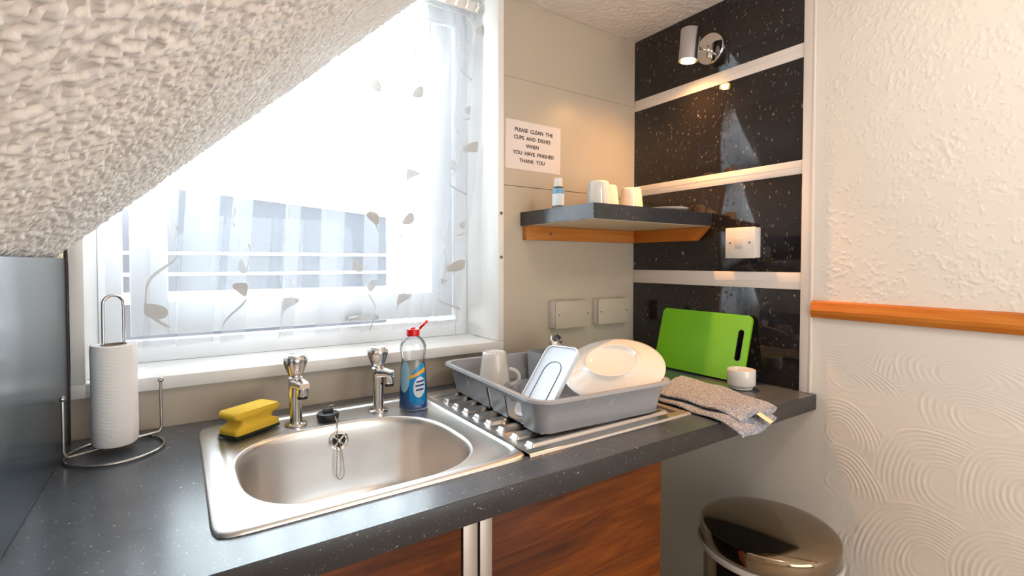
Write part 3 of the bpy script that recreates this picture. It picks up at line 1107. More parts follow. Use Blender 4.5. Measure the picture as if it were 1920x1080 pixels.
bp = [(0.030, 0.019, 0.0), (0.0325, 0.021, 0.003), (0.0325, 0.021, 0.012), (0.0318, 0.0205, 0.04), (0.0300, 0.0195, 0.08), (0.0280, 0.0185, 0.105), (0.0268, 0.018, 0.116), (0.0280, 0.0185, 0.124), (0.0305, 0.020, 0.138), (0.0300, 0.020, 0.148), (0.0260, 0.0185, 0.159), (0.0175, 0.0150, 0.168), (0.0125, 0.0120, 0.172), (0.0120, 0.0118, 0.178)]
b = MB().rings(oval(bp), True, False)
build('bottle', b, 'clear', bo, smooth=60)
lp = [(rx - 0.0018, ry - 0.0018, z + 0.0012) for rx, ry, z in bp[:4]] + [(0.0291, 0.0182, 0.062), (0.0002, 0.0002, 0.0622)]
b = MB().rings(oval(lp), True, True)
build('liquid', b, 'soap', bo, smooth=40)


def patch(pts, off, mat, name, parent, lbl=None):
    """a thin label patch wrapped on the bottle: pts are (angle in degrees from the front, height)"""
    bm = bmesh.new()
    vs = [bm.verts.new((p[0], p[1], 0)) for p in pts]
    bm.faces.new(vs)
    bmesh.ops.triangulate(bm, faces=list(bm.faces))
    bmesh.ops.subdivide_edges(bm, edges=list(bm.edges), cuts=4, use_grid_fill=True)
    zz = np.array([p[2] for p in bp])
    rx = np.array([p[0] for p in bp])
    ry = np.array([p[1] for p in bp])
    R = Matrix.Rotation(az, 4, 'Z')
    for v in bm.verts:
        a = math.radians(v.co.x) - PI / 2
        z = v.co.y
        X, Y = np.interp(z, zz, rx) + off, np.interp(z, zz, ry) + off
        p = R @ Vector((X * math.cos(a), Y * math.sin(a), z))
        v.co = (p.x + org[0], p.y + org[1], p.z + org[2])
    o = build(name, MB().bm(bm), mat, parent, smooth=60)
    if lbl:
        o['label'] = lbl
    return o


def blob(ca, cz, ra_, rz_, tilt=0.0, n=28):
    out = []
    for k in range(n):
        t = 2 * PI * k / n
        u, w = math.cos(t), math.sin(t)
        out.append((ca + ra_ * u + tilt * w * ra_, cz + rz_ * w))
    return out


pl = patch(blob(-40, 0.078, 27, 0.036), 0.0006, 'label_pale', 'back_label', bo, 'pale translucent blue label')
lb = patch([(-14, 0.022), (-18, 0.045), (-16, 0.066), (-8, 0.082), (6, 0.094), (26, 0.104), (48, 0.110), (60, 0.106), (62, 0.080), (62, 0.045), (58, 0.020), (30, 0.012), (2, 0.013)], 0.0007, 'label_blue', 'front_label', bo, 'bright blue front label')
patch([(-20, 0.072), (-18, 0.079), (10, 0.086), (58, 0.099), (62, 0.094), (60, 0.089), (12, 0.079)], 0.0012, 'label_yellow', 'label_stripe', lb, 'yellow and orange stripe')
patch(blob(28, 0.054, 27, 0.024, 0.15), 0.0012, 'label_white', 'label_oval', lb, 'white oval on the label')
for zc_, a0, a1 in ((0.066, 14, 50), (0.057, 10, 50), (0.047, 12, 46)):
    patch([(a0, zc_ - 0.0022), (a0, zc_ + 0.0022), ((a0 + a1) / 2, zc_ + 0.0034), (a1, zc_ + 0.0044), (a1, zc_ + 0.0002), ((a0 + a1) / 2, zc_ - 0.001)], 0.0016, 'navy', 'label_lettering', lb, 'blurred navy lettering')
b = MB().lathe([(0.0150, 0.171), (0.0152, 0.172), (0.0152, 0.1855), (0.0146, 0.187), (0.006, 0.1872), (0.0055, 0.1905), (0.003, 0.1915), (0.0002, 0.1916)], org, 40)
cap = build('cap', b, 'red', bo)
hx = Vector((0.80, -0.30, 0)).normalized()
b = MB()
dm = []
for k in range(20):
    a = 2 * PI * k / 20
    dm.append((0.0125 * math.cos(a), 0.0125 * math.sin(a)))
b.prism(dm, 0.005)
q = Matrix.Translation(Vector(org) + hx * 0.026 + Vector((0, 0, 0.196))) @ Matrix.Rotation(math.atan2(hx.y, hx.x), 4, 'Z') @ Matrix.Rotation(-0.75, 4, 'Y')
b.move(q)
b.tube([Vector(org) + hx * 0.0148 + Vector((0, 0, 0.1862)), Vector(org) + hx * 0.0185 + Vector((0, 0, 0.1905))], 0.003, 8)
build('flip_lid', b, 'red', cap)

# ------------------------------------------------------------------ kitchen roll on its wire stand
ho = thing('paper_towel_holder', 'satin steel wire paper towel stand with looped handle and two ball-topped posts', 'holder', (-1.484, -0.118, 0.0))
c0 = Vector((-1.4825, -0.121, 0.0034))
b = MB().tube([(c0.x + 0.0715 * math.cos(2 * PI * k / 64), c0.y + 0.075 * math.sin(2 * PI * k / 64), c0.z) for k in range(64)], 0.0026, 10, closed=True)
build('base_ring', b, 'wire', ho)
pL, pR = Vector((-1.5515, -0.138, 0)), Vector((-1.4165, -0.058, 0))
for p, q_, zt in ((pL, pR, 0.108), (pR, pL, 0.108)):
    dd = (q_ - p).normalized()
    pts = [p + Vector((0, 0, zt))] + [p + Vector((0, 0, z)) for z in (0.08, 0.04, 0.020)] + [p + dd * 0.0022 + Vector((0, 0, 0.0125)), p + dd * 0.0062 + Vector((0, 0, 0.0086)), p + dd * 0.014 + Vector((0, 0, 0.0085)), (p + q_) / 2 + Vector((0, 0, 0.0085))]
    b = MB().tube(pts, 0.0026, 10)
    po = build('post', b, 'wire', ho)
    b = MB().ball((p.x, p.y, zt + 0.003), 0.0052, 16)
    build('ball_end', b, 'wire', po)
cm = (pL + pR) / 2
ax = Vector((-1.4845, -0.103, 0))
dv = Vector((0.93, 0.36, 0)).normalized()
pts = [ax - dv * 0.0155 + Vector((0, 0, z)) for z in (0.009, 0.10, 0.20, 0.262)]
for k in range(1, 12):
    a = PI - PI * k / 12
    pts.append(ax + dv * 0.0155 * math.cos(a) + Vector((0, 0, 0.268 + 0.0155 * math.sin(a))))
pts += [ax + dv * 0.0155 + Vector((0, 0, z)) for z in (0.262, 0.20, 0.10, 0.009)]
b = MB().tube(pts, 0.0026, 10)
build('handle_loop', b, 'wire', ho)
ro = thing('kitchen_roll', 'white kitchen paper roll standing on the wire holder', 'paper roll', (ax.x, ax.y, 0.012))
b = MB()
spi = []
rmod = lambda a: 0.0345 + 0.0016 * (a / (2 * PI)) + 0.0005 * math.sin(3 * a)
N = 72
outer = lambda z, o: [(ax.x + (rmod(2 * PI * k / N) + o) * math.cos(2 * PI * k / N - 0.5), ax.y + (rmod(2 * PI * k / N) + o) * math.sin(2 * PI * k / N - 0.5), z + 0.0012 * math.sin(2 * PI * k / N * 2)) for k in range(N)]
inner = lambda z: [(ax.x + 0.0195 * math.cos(2 * PI * k / N - 0.5), ax.y + 0.0195 * math.sin(2 * PI * k / N - 0.5), z) for k in range(N)]
b.rings([inner(0.0135), outer(0.0135, -0.002), outer(0.016, -0.0005), outer(0.05, 0.0), outer(0.12, -0.0008), outer(0.185, 0.0), outer(0.194, -0.001), inner(0.193)], loop=True)
build('paper', b, 'tissue', ro, smooth=50)
b = MB().rings([[(ax.x + r_ * math.cos(2 * PI * k / 40), ax.y + r_ * math.sin(2 * PI * k / 40), z) for k in range(40)] for r_, z in ((0.0194, 0.0125), (0.0194, 0.1945), (0.0183, 0.1945), (0.0183, 0.0125))], loop=True)
build('cardboard_core', b, plain('grey_card', srgb(176, 160, 140), 0.9), ro)

# ------------------------------------------------------------------ dish rack
RC = Vector((-0.632, -0.305, 0.0))
rk = thing('dish_rack', 'grey plastic dish drying rack standing on the steel drainer', 'dish rack', (RC.x, RC.y, 0.006))
RT = Matrix.Translation(RC) @ Matrix.Rotation(math.radians(-3.2), 4, 'Z')
TX, TY, BX, BY = 0.178, 0.226, 0.163, 0.208
ZB, ZT = 0.0095, 0.080


def rack_ring(hx_, hy_, r, z, k=6):
    """closed ring; the left side carries extra points where its slots are"""
    pts = rrect(-hx_, -hy_, hx_, hy_, r, k)
    fr = [0.0, 0.36, 0.42, 0.46, 0.50, 0.535, 0.60, 0.66, 0.72, 0.80, 0.90, 0.93]
    out = []
    for i, p in enumerate(pts):
        out.append((p[0], p[1], z))
        if i == 2 * (k + 1) - 1:                   # end of the far-left corner, start of the left side
            y0, y1 = hy_ - r, -hy_ + r
            for f in fr[1:]:
                out.append((-hx_, y0 + (y1 - y0) * f, z))
    return out


def blend(z):
    return (z - ZB) / (ZT - ZB)


def wall_ring(z, inset):
    t = blend(z)
    return rack_ring(BX + (TX - BX) * t - inset, BY + (TY - BY) * t - inset, 0.028 + 0.010 * t - inset * 0.5, z)


ring_defs = [wall_ring(ZB, 0.0), wall_ring(0.018, 0.0), wall_ring(0.060, 0.0), wall_ring(0.074, 0.0),
             rack_ring(TX + 0.010, TY + 0.010, 0.046, 0.0735), rack_ring(TX + 0.0125, TY + 0.0125, 0.048, 0.0765), rack_ring(TX + 0.0105, TY + 0.0105, 0.046, 0.0815), rack_ring(TX + 0.004, TY + 0.004, 0.041, 0.0830),
             rack_ring(TX - 0.002, TY - 0.002, 0.037, 0.0810), wall_ring(0.074, 0.0030), wall_ring(0.060, 0.0030), wall_ring(0.018, 0.0030), wall_ring(0.0125, 0.0030)]
nr = len(ring_defs[0])
i0 = 2 * 7 - 1                                     # index of the first point of the left side
slots = {i0 + 4: True, i0 + 8: True, i0 + 9: True}
b = MB()
vs = [p for r_ in ring_defs for p in r_]
fs = []
for i in range(len(ring_defs) - 1):
    for k in range(nr):
        k2 = (k + 1) % nr
        if k in slots and i in (0, 1, 10, 11):
            continue
        fs.append((i * nr + k, i * nr + k2, (i + 1) * nr + k2, (i + 1) * nr + k))
b.add(vs, fs)
# floor with a row of drain slots along the near edge
b.box((-BX + 0.006, -BY + 0.036, ZB), (BX - 0.006, BY - 0.006, 0.0125))
b.box((-BX + 0.020, -BY + 0.0005, ZB), (BX - 0.020, -BY + 0.010, 0.0125))
b.box((-BX + 0.004, -BY + 0.006, ZB), (-BX + 0.024, -BY + 0.036, 0.0125))
b.box((BX - 0.024, -BY + 0.006, ZB), (BX - 0.004, -BY + 0.036, 0.0125))
for i in range(25):
    x = -0.139 + i * (0.278 / 24)
    b.box((x - 0.0030, -BY + 0.009, ZB), (x + 0.0030, -BY + 0.0365, 0.0125))
# lower lip of the rim seen from outside
b.move(RT)
tub = build('tub', b, 'rack_grey', rk, smooth=40)
for sx_, sy_ in ((-1, -1), (1, -1), (1, 1), (-1, 1)):
    b = MB().box((sx_ * (BX - 0.030) - 0.012, sy_ * (BY - 0.030) - 0.012, 0.0056), (sx_ * (BX - 0.030) + 0.012, sy_ * (BY - 0.030) + 0.012, ZB + 0.0005), 0.001).move(RT)
    build('foot', b, 'rack_grey', rk)
for i in range(7):
    for xx in (-0.082, -0.046):
        yy = -0.176 + i * 0.040
        b = MB().lathe([(0.0085, 0.0120), (0.0078, 0.030), (0.0060, 0.042), (0.0030, 0.047), (0.0002, 0.048)], (xx, yy, 0), 14, sx=1.5, sy=0.55).move(RT)
        build('plate_prong', b, 'rack_grey', rk)
# cutlery holder in the far right of the rack
b = MB()
cx0, cx1, cy0, cy1 = 0.060, 0.148, 0.130, 0.196
b.rings([[(x, y, 0.0126) for x, y in rrect(cx0, cy0, cx1, cy1, 0.012)], [(x, y, 0.094) for x, y in rrect(cx0 - 0.003, cy0 - 0.003, cx1 + 0.003, cy1 + 0.003, 0.014)],
         [(x, y, 0.094) for x, y in rrect(cx0, cy0, cx1, cy1, 0.012)], [(x, y, 0.015) for x, y in rrect(cx0 + 0.003, cy0 + 0.003, cx1 - 0.003, cy1 - 0.003, 0.010)]], True, True)
b.move(RT)
ch_ = build('cutlery_holder', b, plain('pale_grey_rack_plastic', srgb(168, 168, 170), 0.3), rk)


# ------------------------------------------------------------------ spoons standing in the cutlery holder
def spoon(label, x, y, rz, lean, hz):
    t = thing('teaspoon', label, 'spoon', (x, y, 0.018), 'teaspoons in the cutlery holder')
    b = MB()
    rs = []
    n = 16
    for i in range(13):
        s_ = i / 12
        zz_ = s_ * 0.042
        w = 0.0148 * math.sin(PI * min(1, 0.10 + s_ * 0.90)) ** 0.65 + 0.0012
        ring = []
        for k in range(n):
            a = 2 * PI * k / n
            dx_ = w * math.cos(a)
            cup_ = 0.0065 * (1 - (dx_ / (w + 1e-6)) ** 2) * math.sin(PI * s_)
            ring.append((dx_, cup_ + 0.0008 * math.sin(a), zz_ + hz))
        rs.append(ring)
    b.rings(rs, True, True)
    R = Matrix.Translation((x, y, 0.018)) @ Matrix.Rotation(rz, 4, 'Z') @ Matrix.Rotation(lean, 4, 'Y')
    b.move(R)
    build('spoon_bowl', b, 'chrome', t, smooth=60)
    b = MB().tube([(0, 0, 0.0), (0, 0.001, hz * 0.5), (0, 0.0, hz + 0.002)], [0.0042, 0.0030, 0.0024], 8).move(R)
    build('spoon_handle', b, 'chrome', t)
    return t


spoon('teaspoon standing furthest left in the cutlery holder, edge on to the viewer', -0.502, -0.150, 0.95, 0.06, 0.083)
spoon('teaspoon leaning right in the cutlery holder behind the plate', -0.492, -0.136, -0.6, 0.16, 0.080)

# ------------------------------------------------------------------ mug upside down in the rack
org = (-0.703, -0.165, 0.0127)
mg = thing('mug', 'white china mug upside down in the far left of the dish rack', 'mug', org)
b = MB().lathe([(0.0425, 0.0), (0.0435, 0.001), (0.0430, 0.006), (0.0405, 0.025), (0.0365, 0.055), (0.0330, 0.080), (0.0315, 0.094), (0.0300, 0.0985), (0.0270, 0.1000), (0.0250, 0.0985), (0.0002, 0.0980)], org, 56, close0=False)
b.lathe([(0.0425, 0.0), (0.0400, 0.001), (0.0375, 0.025), (0.0335, 0.055), (0.0295, 0.088), (0.0002, 0.092)], org, 56, close0=False)
build('cup_body', b, 'china', mg, smooth=50)
hd_ = Vector((0.80, -0.60, 0)).normalized()
pts = []
for k in range(13):
    a = -0.5 * PI + PI * k / 12 * 1.0
    pts.append(Vector(org) + hd_ * (0.0385 + 0.026 * math.cos(a)) + Vector((0, 0, 0.033 + 0.021 * math.sin(a))))
b = MB().tube(pts, 0.0056, 12)
build('handle', b, 'china', mg)

# ------------------------------------------------------------------ plastic lid leaning in the rack
ld = thing('container_lid', 'white rectangular plastic container lid leaning in the dish rack before the plate', 'lid', (-0.804, -0.439, 0.023))
o = Vector((-0.7940, -0.4385, 0.0235))
vv = Vector((0.109, 0.012, 0.137)).normalized()
uu = Vector((0.005, -0.105, 0.006)).normalized()
nn = uu.cross(vv).normalized()
if nn.x > 0:
    nn = -nn
uu = vv.cross(nn)
LM = Matrix(((uu.x, vv.x, nn.x, o.x), (uu.y, vv.y, nn.y, o.y), (uu.z, vv.z, nn.z, o.z), (0, 0, 0, 1)))
w_, l_ = 0.0525, 0.176
b = MB()
rr_ = lambda i, z: [(x, y, z) for x, y in rrect(-w_ + i, i, w_ - i, l_ - i, max(0.004, 0.020 - i * 0.7), 6)]
b.rings([rr_(0.001, -0.006), rr_(0.0, -0.004), rr_(0.0, 0.0015), rr_(0.001, 0.0028), rr_(0.0038, 0.0028), rr_(0.0050, 0.0008), rr_(0.0075, 0.0002)], True, True)
b.move(LM)
lid_ = build('lid_panel', b, 'lid_plastic', ld, smooth=40)
b = MB()
ov_ = [(x, y, 0.0006) for x, y in rrect(-w_ + 0.026, 0.024, w_ - 0.026, l_ - 0.040, 0.024, 8)]
b.tube(ov_, 0.0009, 6, closed=True).move(LM)
e_ = build('moulded_groove', b, plain('grey_groove', srgb(96, 98, 108), 0.5), lid_)

# ------------------------------------------------------------------ plate upside down in the rack
pc = Vector((-0.520, -0.410, 0.094))
pn = Vector((-0.8574 * math.cos(math.radians(64)), -0.5146 * math.cos(math.radians(64)), math.sin(math.radians(64)))).normalized()
pt = thing('dinner_plate', 'large white china plate resting underside up in the dish rack', 'plate', tuple(pc))
PM = Matrix.Translation(pc) @ pn.to_track_quat('Z', 'Y').to_matrix().to_4x4()
b = MB().lathe([(0.0002, 0.0125), (0.050, 0.0140), (0.0575, 0.0180), (0.0600, 0.0215), (0.0635, 0.0215), (0.0665, 0.0175), (0.075, 0.0140), (0.095, 0.0075), (0.112, 0.0020), (0.1205, -0.0015), (0.1215, -0.0030), (0.1200, -0.0042), (0.110, -0.0015), (0.090, 0.0040), (0.070, 0.0090), (0.0002, 0.0095)], (0, 0, 0), 96, close0=False, close1=False).move(PM)
build('plate_body', b, 'china', pt, smooth=50)

# ------------------------------------------------------------------ chopping board
cb = thing('chopping_board', 'lime green plastic chopping board leaning against the black panels', 'chopping board', (-0.065, -0.31, 0.0))
BL, BR_, TL_ = Vector((-0.066, -0.155, 0.0040)), Vector((-0.066, -0.469, 0.0040)), Vector((-0.0150, -0.155, 0.190))
eu = (BR_ - BL).normalized()
ev = (TL_ - BL)
ev = (ev - eu * ev.dot(eu)).normalized()
en = eu.cross(ev).normalized()
if en.x > 0:
    en = -en
BM_ = Matrix(((eu.x, ev.x, en.x, BL.x), (eu.y, ev.y, en.y, BL.y), (eu.z, ev.z, en.z, BL.z), (0, 0, 0, 1)))
wb_, hb_ = 0.314, 0.193
b = MB().prism(rrect(0, 0, wb_, hb_, 0.016, 6), 0.007, [rrect(wb_ - 0.036, 0.058, wb_ - 0.018, 0.150, 0.0088, 6)], BM_)
build('board', b, 'green', cb, smooth=40)
b = MB()
hole_ = rrect(wb_ - 0.036, 0.058, wb_ - 0.018, 0.150, 0.0088, 6)
hin = rrect(wb_ - 0.0345, 0.0595, wb_ - 0.0195, 0.1485, 0.0074, 6)
b.rings([[(x, y, 0.0072) for x, y in hole_], [(x, y, 0.0072) for x, y in hin], [(x, y, -0.0002) for x, y in hin], [(x, y, -0.0002) for x, y in hole_]], loop=True)
b.move(BM_)
g_ = build('grip_lining', b, 'black', cb)
g_['label'] = 'black lining of the hand slot'

# ------------------------------------------------------------------ ramekin, tumbler
org = (-0.110, -0.489, 0.0004)
rm = MB().lathe([(0.0002, 0.0), (0.026, 0.0), (0.0285, 0.002), (0.0290, 0.006), (0.0345, 0.0105), (0.0362, 0.015), (0.0365, 0.050), (0.0358, 0.0530), (0.0335, 0.0535), (0.0325, 0.0515), (0.0318, 0.014), (0.0002, 0.010)], org, 64)
tag(build('ramekin', rm, 'china', smooth=40), 'small white round pot on the worktop before the green chopping board', 'pot')
org = (-0.262, -0.268, 0.0004)
tb = MB().lathe([(0.0002, 0.0), (0.021, 0.0), (0.0225, 0.002), (0.027, 0.042), (0.0330, 0.050), (0.0335, 0.054), (0.0300, 0.0545), (0.0250, 0.046), (0.0200, 0.006), (0.0002, 0.005)], org, 48)
tag(build('small_bowl', tb, 'glass_grey', smooth=50), 'small grey bowl between the dish rack and the green chopping board', 'bowl')


# ------------------------------------------------------------------ folded cloth hanging over the worktop edge
def cloth_layer(c, th, z0, z1, seed, droop, end_lift, ns=90, nt=56):
    """a folded layer: rounded section swept from the back corners to the overhanging end; c = back-left, back-right, front-right, front-left"""
    r = np.random.default_rng(seed)
    c = [Vector(p) for p in c]
    ph = r.uniform(0, 6, 6)
    rs = []
    for i in range(ns):
        s_ = i / (ns - 1)
        l = c[0].lerp(c[3], s_)
        rr = c[1].lerp(c[2], s_)
        ring = []
        for k in range(nt):
            a = 2 * PI * k / nt
            cs, sn = math.cos(a), math.sin(a)
            u = 0.5 + 0.5 * math.copysign(abs(cs) ** 0.55, cs)
            hh = 0.5 * th * math.copysign(abs(sn) ** 0.75, sn)
            p = l.lerp(rr, u)
            over = max(0.0, (YF - 0.002) - p.y)
            zc_ = z0 + (z1 - z0) * s_ + th / 2
            zc_ -= droop * (over / 0.05) ** 1.5
            wv = 0.0016 * math.sin(9 * s_ + 5 * u + ph[0]) + 0.0013 * math.sin(17 * s_ - 9 * u + ph[1]) + 0.0010 * math.sin(26 * u + ph[2])
            zc_ += wv * (1 if sn > -0.3 else 0.2) + end_lift * max(0.0, s_ - 0.72) ** 2 * math.sin(2.6 * PI * u + ph[3])
            off = 0.004 * math.sin(6 * s_ + ph[4]) * (1 if cs < 0 else 0.6)
            ring.append((p.x + off, p.y, max(zc_ + hh, 0.0006 if p.y > YF + 0.001 else -1)))
        rs.append(ring)
    m = MB()
    m.rings(rs, True, True)
    return m


tw = thing('tea_towel', 'folded blue-grey waffle cloth hanging over the worktop edge by the rack', 'towel', (-0.33, -0.52, 0.0))
b = cloth_layer([(-0.402, -0.445, 0), (-0.225, -0.385, 0), (-0.275, -0.676, 0), (-0.436, -0.690, 0)], 0.011, 0.0004, 0.0012, 4, 0.016, 0.05)
lw = build('lower_fold', b, 'towel', tw, smooth=80)
b = cloth_layer([(-0.392, -0.430, 0), (-0.180, -0.360, 0), (-0.252, -0.664, 0), (-0.396, -0.664, 0)], 0.013, 0.0125, 0.0115, 9, 0.010, 0.09)
build('upper_fold', b, 'towel', tw, smooth=80)
b = MB().box((-0.011, -0.016, 0.0), (0.011, 0.016, 0.0008)).move(Matrix.Translation((-0.334, -0.680, 0.0085)) @ Matrix.Rotation(0.25, 4, 'Z') @ Matrix.Rotation(0.5, 4, 'X'))
g_ = build('care_label', b, 'cloth_tag', tw)
g_['label'] = 'small cream fabric care label'

# ------------------------------------------------------------------ pedal bin
bc = (-0.232, -0.634)
bn = thing('pedal_bin', 'round polished steel pedal bin on the floor under the worktop end', 'bin', (bc[0], bc[1], -H0))
b = MB().lathe([(0.140, -H0 + 0.025), (0.142, -H0 + 0.03), (0.142, -0.330)], (bc[0], bc[1], 0), 80)
build('bin_body', b, 'steel_dark', bn)
b = MB().lathe([(0.146, -H0 + 0.0006), (0.146, -H0 + 0.026), (0.140, -H0 + 0.03)], (bc[0], bc[1], 0), 80)
build('base_ring', b, 'black', bn)
b = MB().lathe([(0.1425, -0.335), (0.1535, -0.332), (0.1550, -0.325), (0.1535, -0.3195), (0.1400, -0.319)], (bc[0], bc[1], 0), 80)
build('collar', b, 'collar', bn)
b = MB().lathe([(0.1490, -0.3185), (0.1500, -0.3175), (0.1495, -0.287), (0.1480, -0.281), (0.1440, -0.2775), (0.130, -0.274), (0.09, -0.2685), (0.04, -0.2655), (0.0003, -0.265)], (bc[0], bc[1], 0), 96)
build('lid', b, 'steel_dark', bn, smooth=50)
b = MB().box((bc[0] - 0.12, bc[1] - 0.185, -H0 + 0.012), (bc[0] - 0.06, bc[1] - 0.12, -H0 + 0.020), 0.003)
build('pedal', b, 'black', bn)

# ------------------------------------------------------------------ things on the shelf
cups = [((-0.370, -0.200), 0.0800, 1.0, 'largest white cup on the shelf, upside down and nearest the edge'),
        ((-0.262, -0.128), 0.0865, 0.95, 'middle white cup on the shelf, half hidden behind the largest'),
        ((-0.168, -0.140), 0.0850, 1.0, 'white cup on the shelf nearest the black panels')]
cup0 = thing('cup', cups[0][3], 'cup', (0, 0, 0), 'white cups on the shelf')
b = MB().lathe([(0.0465, 0.0), (0.0475, 0.001), (0.0470, 0.005), (0.0445, 0.022), (0.0400, 0.055), (0.0375, 0.074), (0.0355, 0.0795), (0.0330, 0.0815), (0.0305, 0.0800), (0.0002, 0.0795)], (0, 0, 0), 56, close0=False)
b.lathe([(0.0465, 0.0), (0.0440, 0.001), (0.0410, 0.025), (0.0370, 0.055), (0.0330, 0.073), (0.0002, 0.075)], (0, 0, 0), 56, close0=False)
build('cup_body', b, 'china', cup0, smooth=50)
pts = []
for k in range(13):
    a = -0.5 * PI + PI * k / 12
    pts.append((0.0395 + 0.024 * math.cos(a), 0, 0.034 + 0.019 * math.sin(a)))
b = MB().tube(pts, 0.005, 12)
build('handle', b, 'china', cup0)
for i, ((x, y), h, s_, lb_) in enumerate(cups):
    o = cup0 if i == 0 else dup(cup0, (x, y, 0.4984), 0.9 + i * 0.5, lb_, 'white cups on the shelf')
    o.location = (x, y, 0.4984 + H0)
    o.rotation_euler = (0, 0, 0.9 + i * 0.6)
    o.scale = (0.84 * s_, 0.84 * s_, h / 0.0815)
org = (-0.487, -0.160, 0.4984)
sb = thing('spray_bottle', 'small clear sanitiser bottle with blue band and white cap on the shelf', 'bottle', org)
b = MB().lathe([(0.0002, 0.0), (0.0155, 0.0), (0.0168, 0.002), (0.0168, 0.052), (0.0150, 0.058), (0.0095, 0.061), (0.0095, 0.064)], org, 36, close1=False)
build('bottle', b, 'clear', sb)
b = MB().lathe([(0.0171, 0.006), (0.0171, 0.040)], org, 36, close0=False, close1=False)
build('label', b, 'label_white', sb)
b = MB().lathe([(0.0172, 0.041), (0.0172, 0.0535), (0.0166, 0.0545)], org, 36, close0=False, close1=False)
l_ = build('label_band', b, plain('light_blue_band', srgb(120, 170, 205), 0.35), sb)
b = MB().lathe([(0.0120, 0.0600), (0.0125, 0.0610), (0.0120, 0.083), (0.0110, 0.0845), (0.0002, 0.0850)], org, 32)
build('cap', b, 'white_plastic', sb)
org = (-0.130, -0.250, 0.4984)
sc_ = MB().lathe([(0.0002, 0.0), (0.030, 0.0), (0.034, 0.002), (0.055, 0.0065), (0.064, 0.0105), (0.0645, 0.0120), (0.062, 0.0118), (0.050, 0.0085), (0.0002, 0.006)], org, 64)
tag(build('saucer', sc_, 'china', smooth=50), 'white saucer on the shelf in front of the cup nearest the panels', 'saucer')

# ------------------------------------------------------------------ notice on the wall
nt_ = thing('notice', 'laminated notice asking to clean cups and dishes, on the cream wall', 'sign', (-0.455, -0.0015, 0.70))
NM = Matrix.Translation((-0.4565, -0.0014, 0.7035)) @ Matrix.Rotation(math.radians(0.6), 4, 'Y') @ Matrix.Rotation(PI / 2, 4, 'X')
b = MB().prism(rrect(-0.106, -0.0745, 0.106, 0.0745, 0.004, 4), 0.0009, (), NM)
build('sheet', b, 'paper', nt_)
for i, line in enumerate(('PLEASE  CLEAN  THE', 'CUPS  AND  DISHES', 'WHEN', 'YOU  HAVE  FINISHED', 'THANK  YOU')):
    cd = bpy.data.curves.new('lettering', 'FONT')
    cd.body = line
    cd.size = 0.0160
    cd.align_x = 'CENTER'
    cd.align_y = 'CENTER'
    cd.extrude = 0.00012
    cd.offset = 0.00035
    cd.materials.append(M['text'])
    tmp = bpy.data.objects.new('tmp', cd)
    me = bpy.data.meshes.new_from_object(tmp)
    me.name = 'lettering'
    bpy.data.objects.remove(tmp)
    o = bpy.data.objects.new('lettering', me)
    COL.objects.link(o)
    o.parent = nt_
    pos = NM @ Vector((-0.006 + (0.006 if i in (0, 3) else 0), 0.046 - i * 0.0232, 0.0012)) - Vector((-0.455, -0.0015, 0.70))
    o.location = pos
    o.rotation_euler = (Matrix.Rotation(math.radians(0.6), 3, 'Y') @ Matrix.Rotation(PI / 2, 3, 'X')).to_euler()

# ------------------------------------------------------------------ wall lamp
lm = thing('wall_lamp', 'lit chrome cylinder spotlight on a round mirror-finish wall plate', 'lamp', (-0.004, -0.312, 1.005))
lc = Vector((-0.0945, -0.300, 0.999))
b = MB().lathe([(0.0475, 0.0), (0.0480, 0.002), (0.0475, 0.008), (0.0455, 0.0105), (0.0002, 0.0112)], (-0.0042, -0.312, 1.005), 64, (-1, 0, 0))
build('wall_plate', b, 'chrome', lm, smooth=40)
b = MB().tube([(-0.014, -0.312, 0.999), (-0.040, -0.309, 0.998), (-0.068, -0.304, 0.998)], 0.0042, 12)
b.ball((-0.022, -0.312, 0.999), 0.0085, 16)
ar = build('arm', b, 'chrome', lm)
b = MB().box((-0.026, -0.318, 0.975), (-0.015, -0.306, 1.016), 0.003)
build('pivot', b, 'chrome', ar)
axd = Vector((0.05, -0.06, 1.0)).normalized()
b = MB().lathe([(0.0282, -0.046), (0.0290, -0.046), (0.0290, 0.044), (0.0282, 0.0475), (0.0255, 0.0490), (0.0002, 0.0492), (0.0002, 0.046), (0.0270, 0.044), (0.0272, -0.0455)], tuple(lc), 64, tuple(axd), close0=False, close1=False)
sh_ = build('shade', b, 'shade_cap', lm, smooth=40)
bc2 = lc - axd * 0.040
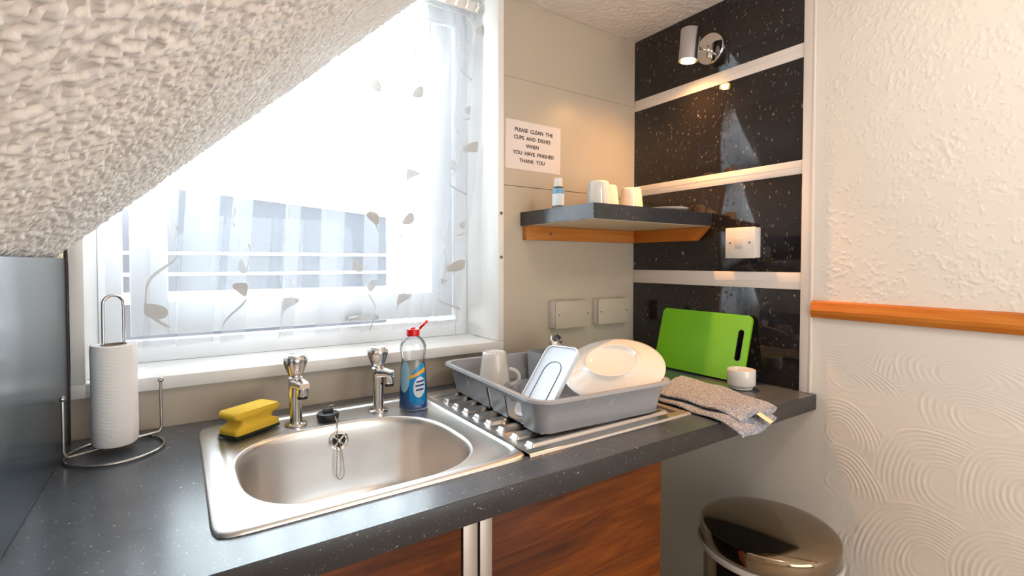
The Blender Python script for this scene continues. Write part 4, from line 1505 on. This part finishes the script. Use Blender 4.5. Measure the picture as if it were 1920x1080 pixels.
b = MB().lathe([(0.0002, 0.0), (0.0115, 0.0), (0.0150, 0.004), (0.0175, 0.016), (0.0175, 0.040), (0.0002, 0.0405)], tuple(bc2), 40, tuple(axd))
build('bulb', b, 'bulb', lm)

# ------------------------------------------------------------------ light switch
sw_ = thing('light_switch', 'single white light switch in a surface box on the black panels', 'switch', (-0.0042, -0.435, 0.40))
b = MB().box((-0.0315, -0.4785, 0.3585), (-0.0042, -0.3905, 0.4445), 0.002)
build('back_box', b, 'white_plastic', sw_)
b = MB().box((-0.0375, -0.4800, 0.3570), (-0.0316, -0.3890, 0.4460), 0.002)
fp = build('face_plate', b, 'white_plastic', sw_)
rk2 = MB().box((-0.0045, -0.0105, -0.0150), (0.0040, 0.0105, 0.0150), 0.0015).move(Matrix.Translation((-0.0380, -0.4345, 0.4015)) @ Matrix.Rotation(0.10, 4, 'Y'))
r_ = build('rocker', rk2, 'rocker', fp)
for y in (-0.4045, -0.4645):
    b = MB().lathe([(0.0032, 0.0), (0.0032, 0.0008), (0.0004, 0.0010)], (-0.0375, y, 0.4015), 16, (-1, 0, 0))
    build('screw', b, 'screw', fp)


# ------------------------------------------------------------------ blank socket boxes on the cream wall
def blank_box(x0, x1, z0, z1, dep, label):
    t = thing('blank_socket_box', label, 'socket box', ((x0 + x1) / 2, -0.0006, (z0 + z1) / 2), 'blank boxes above the dish rack')
    b = MB().box((x0 + 0.001, -dep + 0.0062, z0 + 0.001), (x1 - 0.001, -0.0006, z1 - 0.001), 0.0015)
    build('back_box', b, 'white_plastic', t)
    b = MB().box((x0, -dep, z0), (x1, -dep + 0.006, z1), 0.0015)
    f = build('face_plate', b, 'panel_cream', t)
    for x in (x0 + 0.0125, x1 - 0.0125):
        b = MB().lathe([(0.0026, 0.0), (0.0026, 0.0006), (0.0004, 0.0008)], (x, -dep, (z0 + z1) / 2), 14, (0, -1, 0))
        build('screw', b, 'screw', f)


blank_box(-0.396, -0.250, 0.1335, 0.2205, 0.040, 'blank cream socket box on the left, above the spoons')
blank_box(-0.208, -0.061, 0.1345, 0.2200, 0.034, 'blank cream socket box on the right, beside the black panel')
